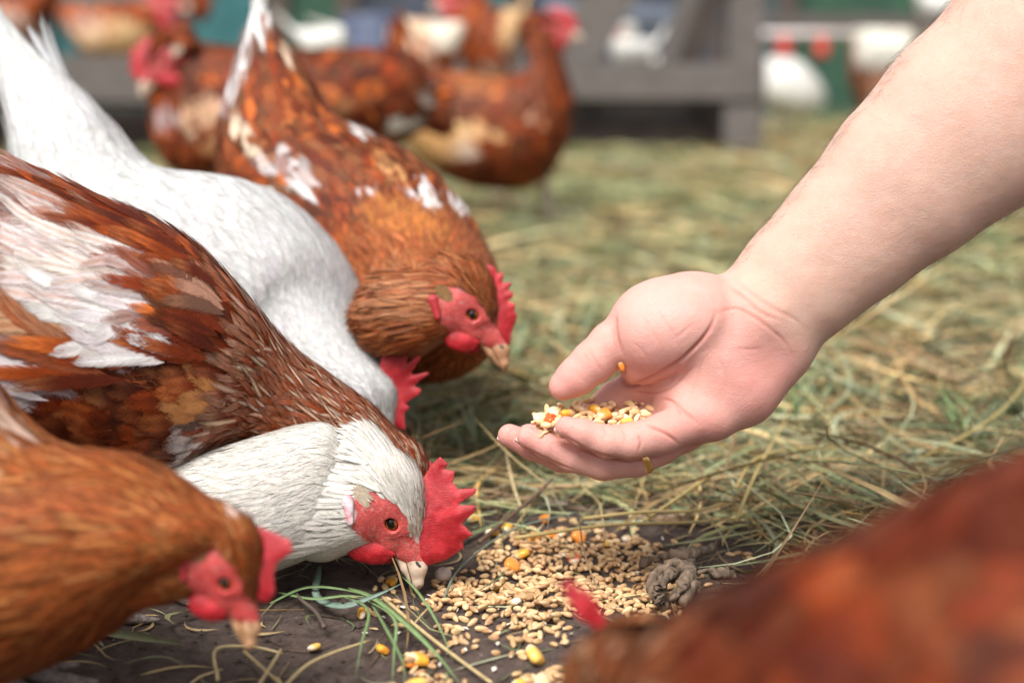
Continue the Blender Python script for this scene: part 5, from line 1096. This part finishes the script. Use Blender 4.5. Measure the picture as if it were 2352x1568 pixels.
# pebble under the comb
def peb(p): return np.sqrt(((p / (5.6, 5.0, 4.6)) ** 2).sum(-1)) * 5 - 5 + 1.6 * (fbm(p / 4, 2) - .4)
V_, Q_ = surfnet(peb, (-9, -9, -9), (9, 9, 9), .7); P = on_ground(1018, 1318, .005)
link('pebble', mesh('pebble', V_ / 1000 + P, Q_, None, mat_noise('pebble', (.42, .33, .30), (.6, .5, .42), 200, .7, .4, .001)), label='small round grey pebble between the comb and the grain', cat='pebble')
# soil crumbs
mb = MB()
for _ in range(900):
    x, y = rng.uniform(-.45, .40), rng.uniform(.70, 1.0); r_ = abs(rng.normal(0, .0011)) + .0006
    Vp = rng.normal(0, 1, (6, 3)); Vp = np.array([[1, 0, 0], [-1, 0, 0], [0, 1, 0], [0, -1, 0], [0, 0, 1], [0, 0, -1]]) * rng.uniform(.6, 1.3, (6, 3)) * r_ + (x, y, gh(np.array([x]), np.array([y]))[0] + r_ * .4)
    mb.add(Vp, None, [[0, 2, 4], [2, 1, 4], [1, 3, 4], [3, 0, 4], [2, 0, 5], [1, 2, 5], [3, 1, 5], [0, 3, 5]])
link('soil_crumbs', mb.mesh('soil_crumbs', M_SOIL, False), label='small dark soil crumbs on the bare ground', cat='soil', kind='stuff')

# ---------------------------------------------------------------- timber, fence, drinker
def box(mb, p0, p1, up, w_, h_):
    """bar from p0 to p1 with width w_ (sideways) and height h_"""
    p0 = np.asarray(p0, float); p1 = np.asarray(p1, float); d = (p1 - p0) / np.linalg.norm(p1 - p0); up = np.asarray(up, float); s = np.cross(d, up); s /= np.linalg.norm(s); u = np.cross(s, d); b = .004
    c = []
    for e in (p0, p1):
        for a_, b_ in ((-1, -1), (1, -1), (1, 1), (-1, 1)): c.append(e + s * a_ * w_ / 2 + u * b_ * h_ / 2)
    mb.add(np.array(c), [[0, 1, 2, 3][::-1], [4, 5, 6, 7], [0, 1, 5, 4], [1, 2, 6, 5], [2, 3, 7, 6], [3, 0, 4, 7]])
M_WOOD = mat_noise('weathered_wood', (.058, .049, .043), (.125, .106, .096), 14, .8, .5, .004, 6, stretch=(1, 6, 6))
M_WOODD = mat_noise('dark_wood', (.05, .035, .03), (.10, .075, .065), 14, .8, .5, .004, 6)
def plank(name, root, a, b_, wpx, Z, depth, mat=M_WOOD, dz=0, up=None):
    mb = MB(); p0 = at(a[0], a[1], Z + dz); p1 = at(b_[0], b_[1], Z + dz); d = (p1 - p0) / np.linalg.norm(p1 - p0)
    box(mb, p0, p1, np.cross(d, FWD) * (1 if True else 1), depth, wpx / F * Z); me = mb.mesh(name, mat, False)
    return link(name, me, root)
ZT = 5.2; tr = thing('timber_trestle', on_ground(1000, 340), 'weathered grey timber trestle with long beam and slanted braces', 'trestle')
plank('beam', tr, (640, 193), (1742, 193), 82, ZT, .12)
plank('post', tr, (1706, -160), (1706, 150), 80, ZT, .10, dz=.13)
plank('brace', tr, (1475, -140), (1300, 165), 118, ZT, .06, dz=.14)
plank('brace', tr, (1690, -140), (1578, 152), 58, ZT, .06, mat_noise('shaded_wood', (.02, .012, .009), (.035, .022, .016), 12, .8, .3), dz=.09)  # near-black brown paints in the shadow side of this brace
plank('brace', tr, (1630, -140), (1540, 150), 60, ZT, .04, dz=.24)
plank('foot', tr, (1700, 236), (1700, 345), 84, ZT, .12, dz=.02)
plank('foot', tr, (1000, 236), (1000, 345), 84, ZT, .12, dz=.02)
plank('ground_board', tr, (1050, 318), (1655, 318), 56, ZT, .08, M_WOODD, dz=.16); plank('shade_board', tr, (1050, 262), (1655, 262), 50, ZT, .03, mat_noise('shadow_wood', (.015, .012, .011), (.03, .024, .02), 12, .9, .3), dz=.22)  # near-black board behind the gap stands in for shade under the beam
plank('rail', tr, (1250, 22), (1750, 45), 34, ZT, .05, mat_noise('blue_grey_paint', (.12, .15, .20), (.2, .23, .29), 9, .6, .2), dz=.45)
tb = thing('timber_sleeper', on_ground(200, 370), 'low weathered timber beam on blocks behind the white tail', 'beam')
plank('beam', tb, (-260, 182), (560, 190), 106, 4.9, .12); plank('foot', tb, (-150, 240), (-150, 372), 90, 4.9, .12, M_WOODD, dz=.03); plank('foot', tb, (480, 240), (480, 372), 90, 4.9, .12, M_WOODD, dz=.03); plank('shade_board', tb, (-250, 300), (540, 305), 110, 4.9, .03, M_WOODD, dz=.2)  # dark board at the back fills the gap as shade beneath the beam
def fence_panel(x0, x1, Z, mat, label):
    r_ = thing('fence_panel', at((x0 + x1) / 2, 300, Z), label, 'fence'); mb = MB(); a = at(x0, 147, Z); b_ = at(x1, 147, Z); a[2] = b_[2] = .7
    box(mb, a, b_, (0, 0, 1), .03, 1.4); link('sheet', mb.mesh('sheet', mat, False), r_)
    for x in (x0 + 12, x1 - 12):
        mb = MB(); q = at(x, 147, Z - .05); box(mb, (q[0], q[1], 0), (q[0], q[1], 1.5), (0, 1, 0), .06, .06); link('post', mb.mesh('post', M_WOODD, False), r_)
    return r_
FG = mat_noise('green_netting', (.012, .045, .03), (.03, .09, .05), 8, .8, .3, .01, 5); FT = mat_noise('teal_sheet', (.01, .08, .09), (.03, .14, .15), 5, .6, .2); FB = mat_noise('slate_sheet', (.02, .028, .045), (.06, .07, .10), 7, .6, .2)
fx = [(-1500, -650, FG, 'green netting fence panel far beyond the left hens'), (-650, 100, FB, 'slate blue fence sheet behind the tan hen'), (100, 640, FT, 'teal fence sheet behind the white tipped tail'), (640, 800, FG, 'dark green netting panel behind the sitting white hen'), (800, 1080, FB, 'slate blue fence sheet behind the pale buff hen'), (1080, 1190, FT, 'narrow teal fence sheet behind the lifted buff tail'), (1190, 1660, FB, 'slate blue fence sheet behind the trestle braces'), (1660, 1800, FT, 'teal fence sheet behind the trestle post'), (1800, 2330, FG, 'dark green netting panel behind the drinker line'), (2330, 3200, FG, 'green netting fence panel behind the forearm')]
for x0, x1, mt, lb in fx: fence_panel(x0, x1, 8.5, mt, lb)
dr = thing('drinker_line', on_ground(1850, 300), 'white drinker pipe with red cups hung from a grey rail', 'drinker'); Zd = 6.0
mb = MB(); mb.add(*tube(np.array([at(x, 78, Zd) for x in (1740, 1850, 1960)]), .017, 10)); link('pipe', mb.mesh('pipe', mat_noise('pale_plastic', (.62, .52, .52), (.7, .62, .6), 20, .5, 0)), dr)
mb = MB(); box(mb, at(1745, 46, Zd + .1), at(2300, 52, Zd + .1), (0, 0, 1), .05, .06); link('rail', mb.mesh('rail', M_WOOD, False), dr)
M_RED = mat_noise('red_plastic', (.42, .03, .02), (.5, .05, .03), 20, .45, 0)
for x in (1800, 1888):
    c = at(x, 108, Zd); pr_ = [(.0, .05), (.012, .05), (.012, .02), (.03, .02), (.034, -.03), (.028, -.045), (0, -.045)]; th = np.linspace(0, 2 * np.pi, 16, endpoint=False)
    Vc = np.concatenate([np.stack([c[0] + r_ * np.cos(th), c[1] + r_ * np.sin(th), np.full(16, c[2] + z_)], -1) for r_, z_ in pr_]); link('cup', mesh('cup', Vc, grid_quads(len(pr_), 16, True), None, M_RED), dr)
for x in (1745, 2300):
    mb = MB(); q = at(x, 147, Zd + .16); box(mb, (q[0], q[1], 0), (q[0], q[1], .75), (0, 1, 0), .05, .05); link('post', mb.mesh('post', M_WOODD, False), dr)
def barrel(px_, Z, label, mt, h=.55, r0=.16):
    c = at(px_, 147, Z); pr_ = [(0, 0), (r0 * .9, 0), (r0 * .95, .02), (r0, h * .3), (r0 * 1.04, h * .33), (r0, h * .36), (r0, h * .64), (r0 * 1.04, h * .67), (r0, h * .7), (r0 * .95, h - .02), (r0 * .9, h), (0, h - .01)]; th = np.linspace(0, 2 * np.pi, 28, endpoint=False)
    Vc = np.concatenate([np.stack([c[0] + r_ * np.cos(th), c[1] + r_ * np.sin(th), np.full(28, z_)], -1) for r_, z_ in pr_]); link('barrel', mesh('barrel', Vc, grid_quads(len(pr_), 28, True), None, mt), label=label, cat='barrel')
barrel(860, 6.6, 'grey blue plastic barrel standing beyond the pale buff hen', mat_noise('blue_plastic', (.05, .07, .13), (.09, .11, .18), 12, .5, .1))
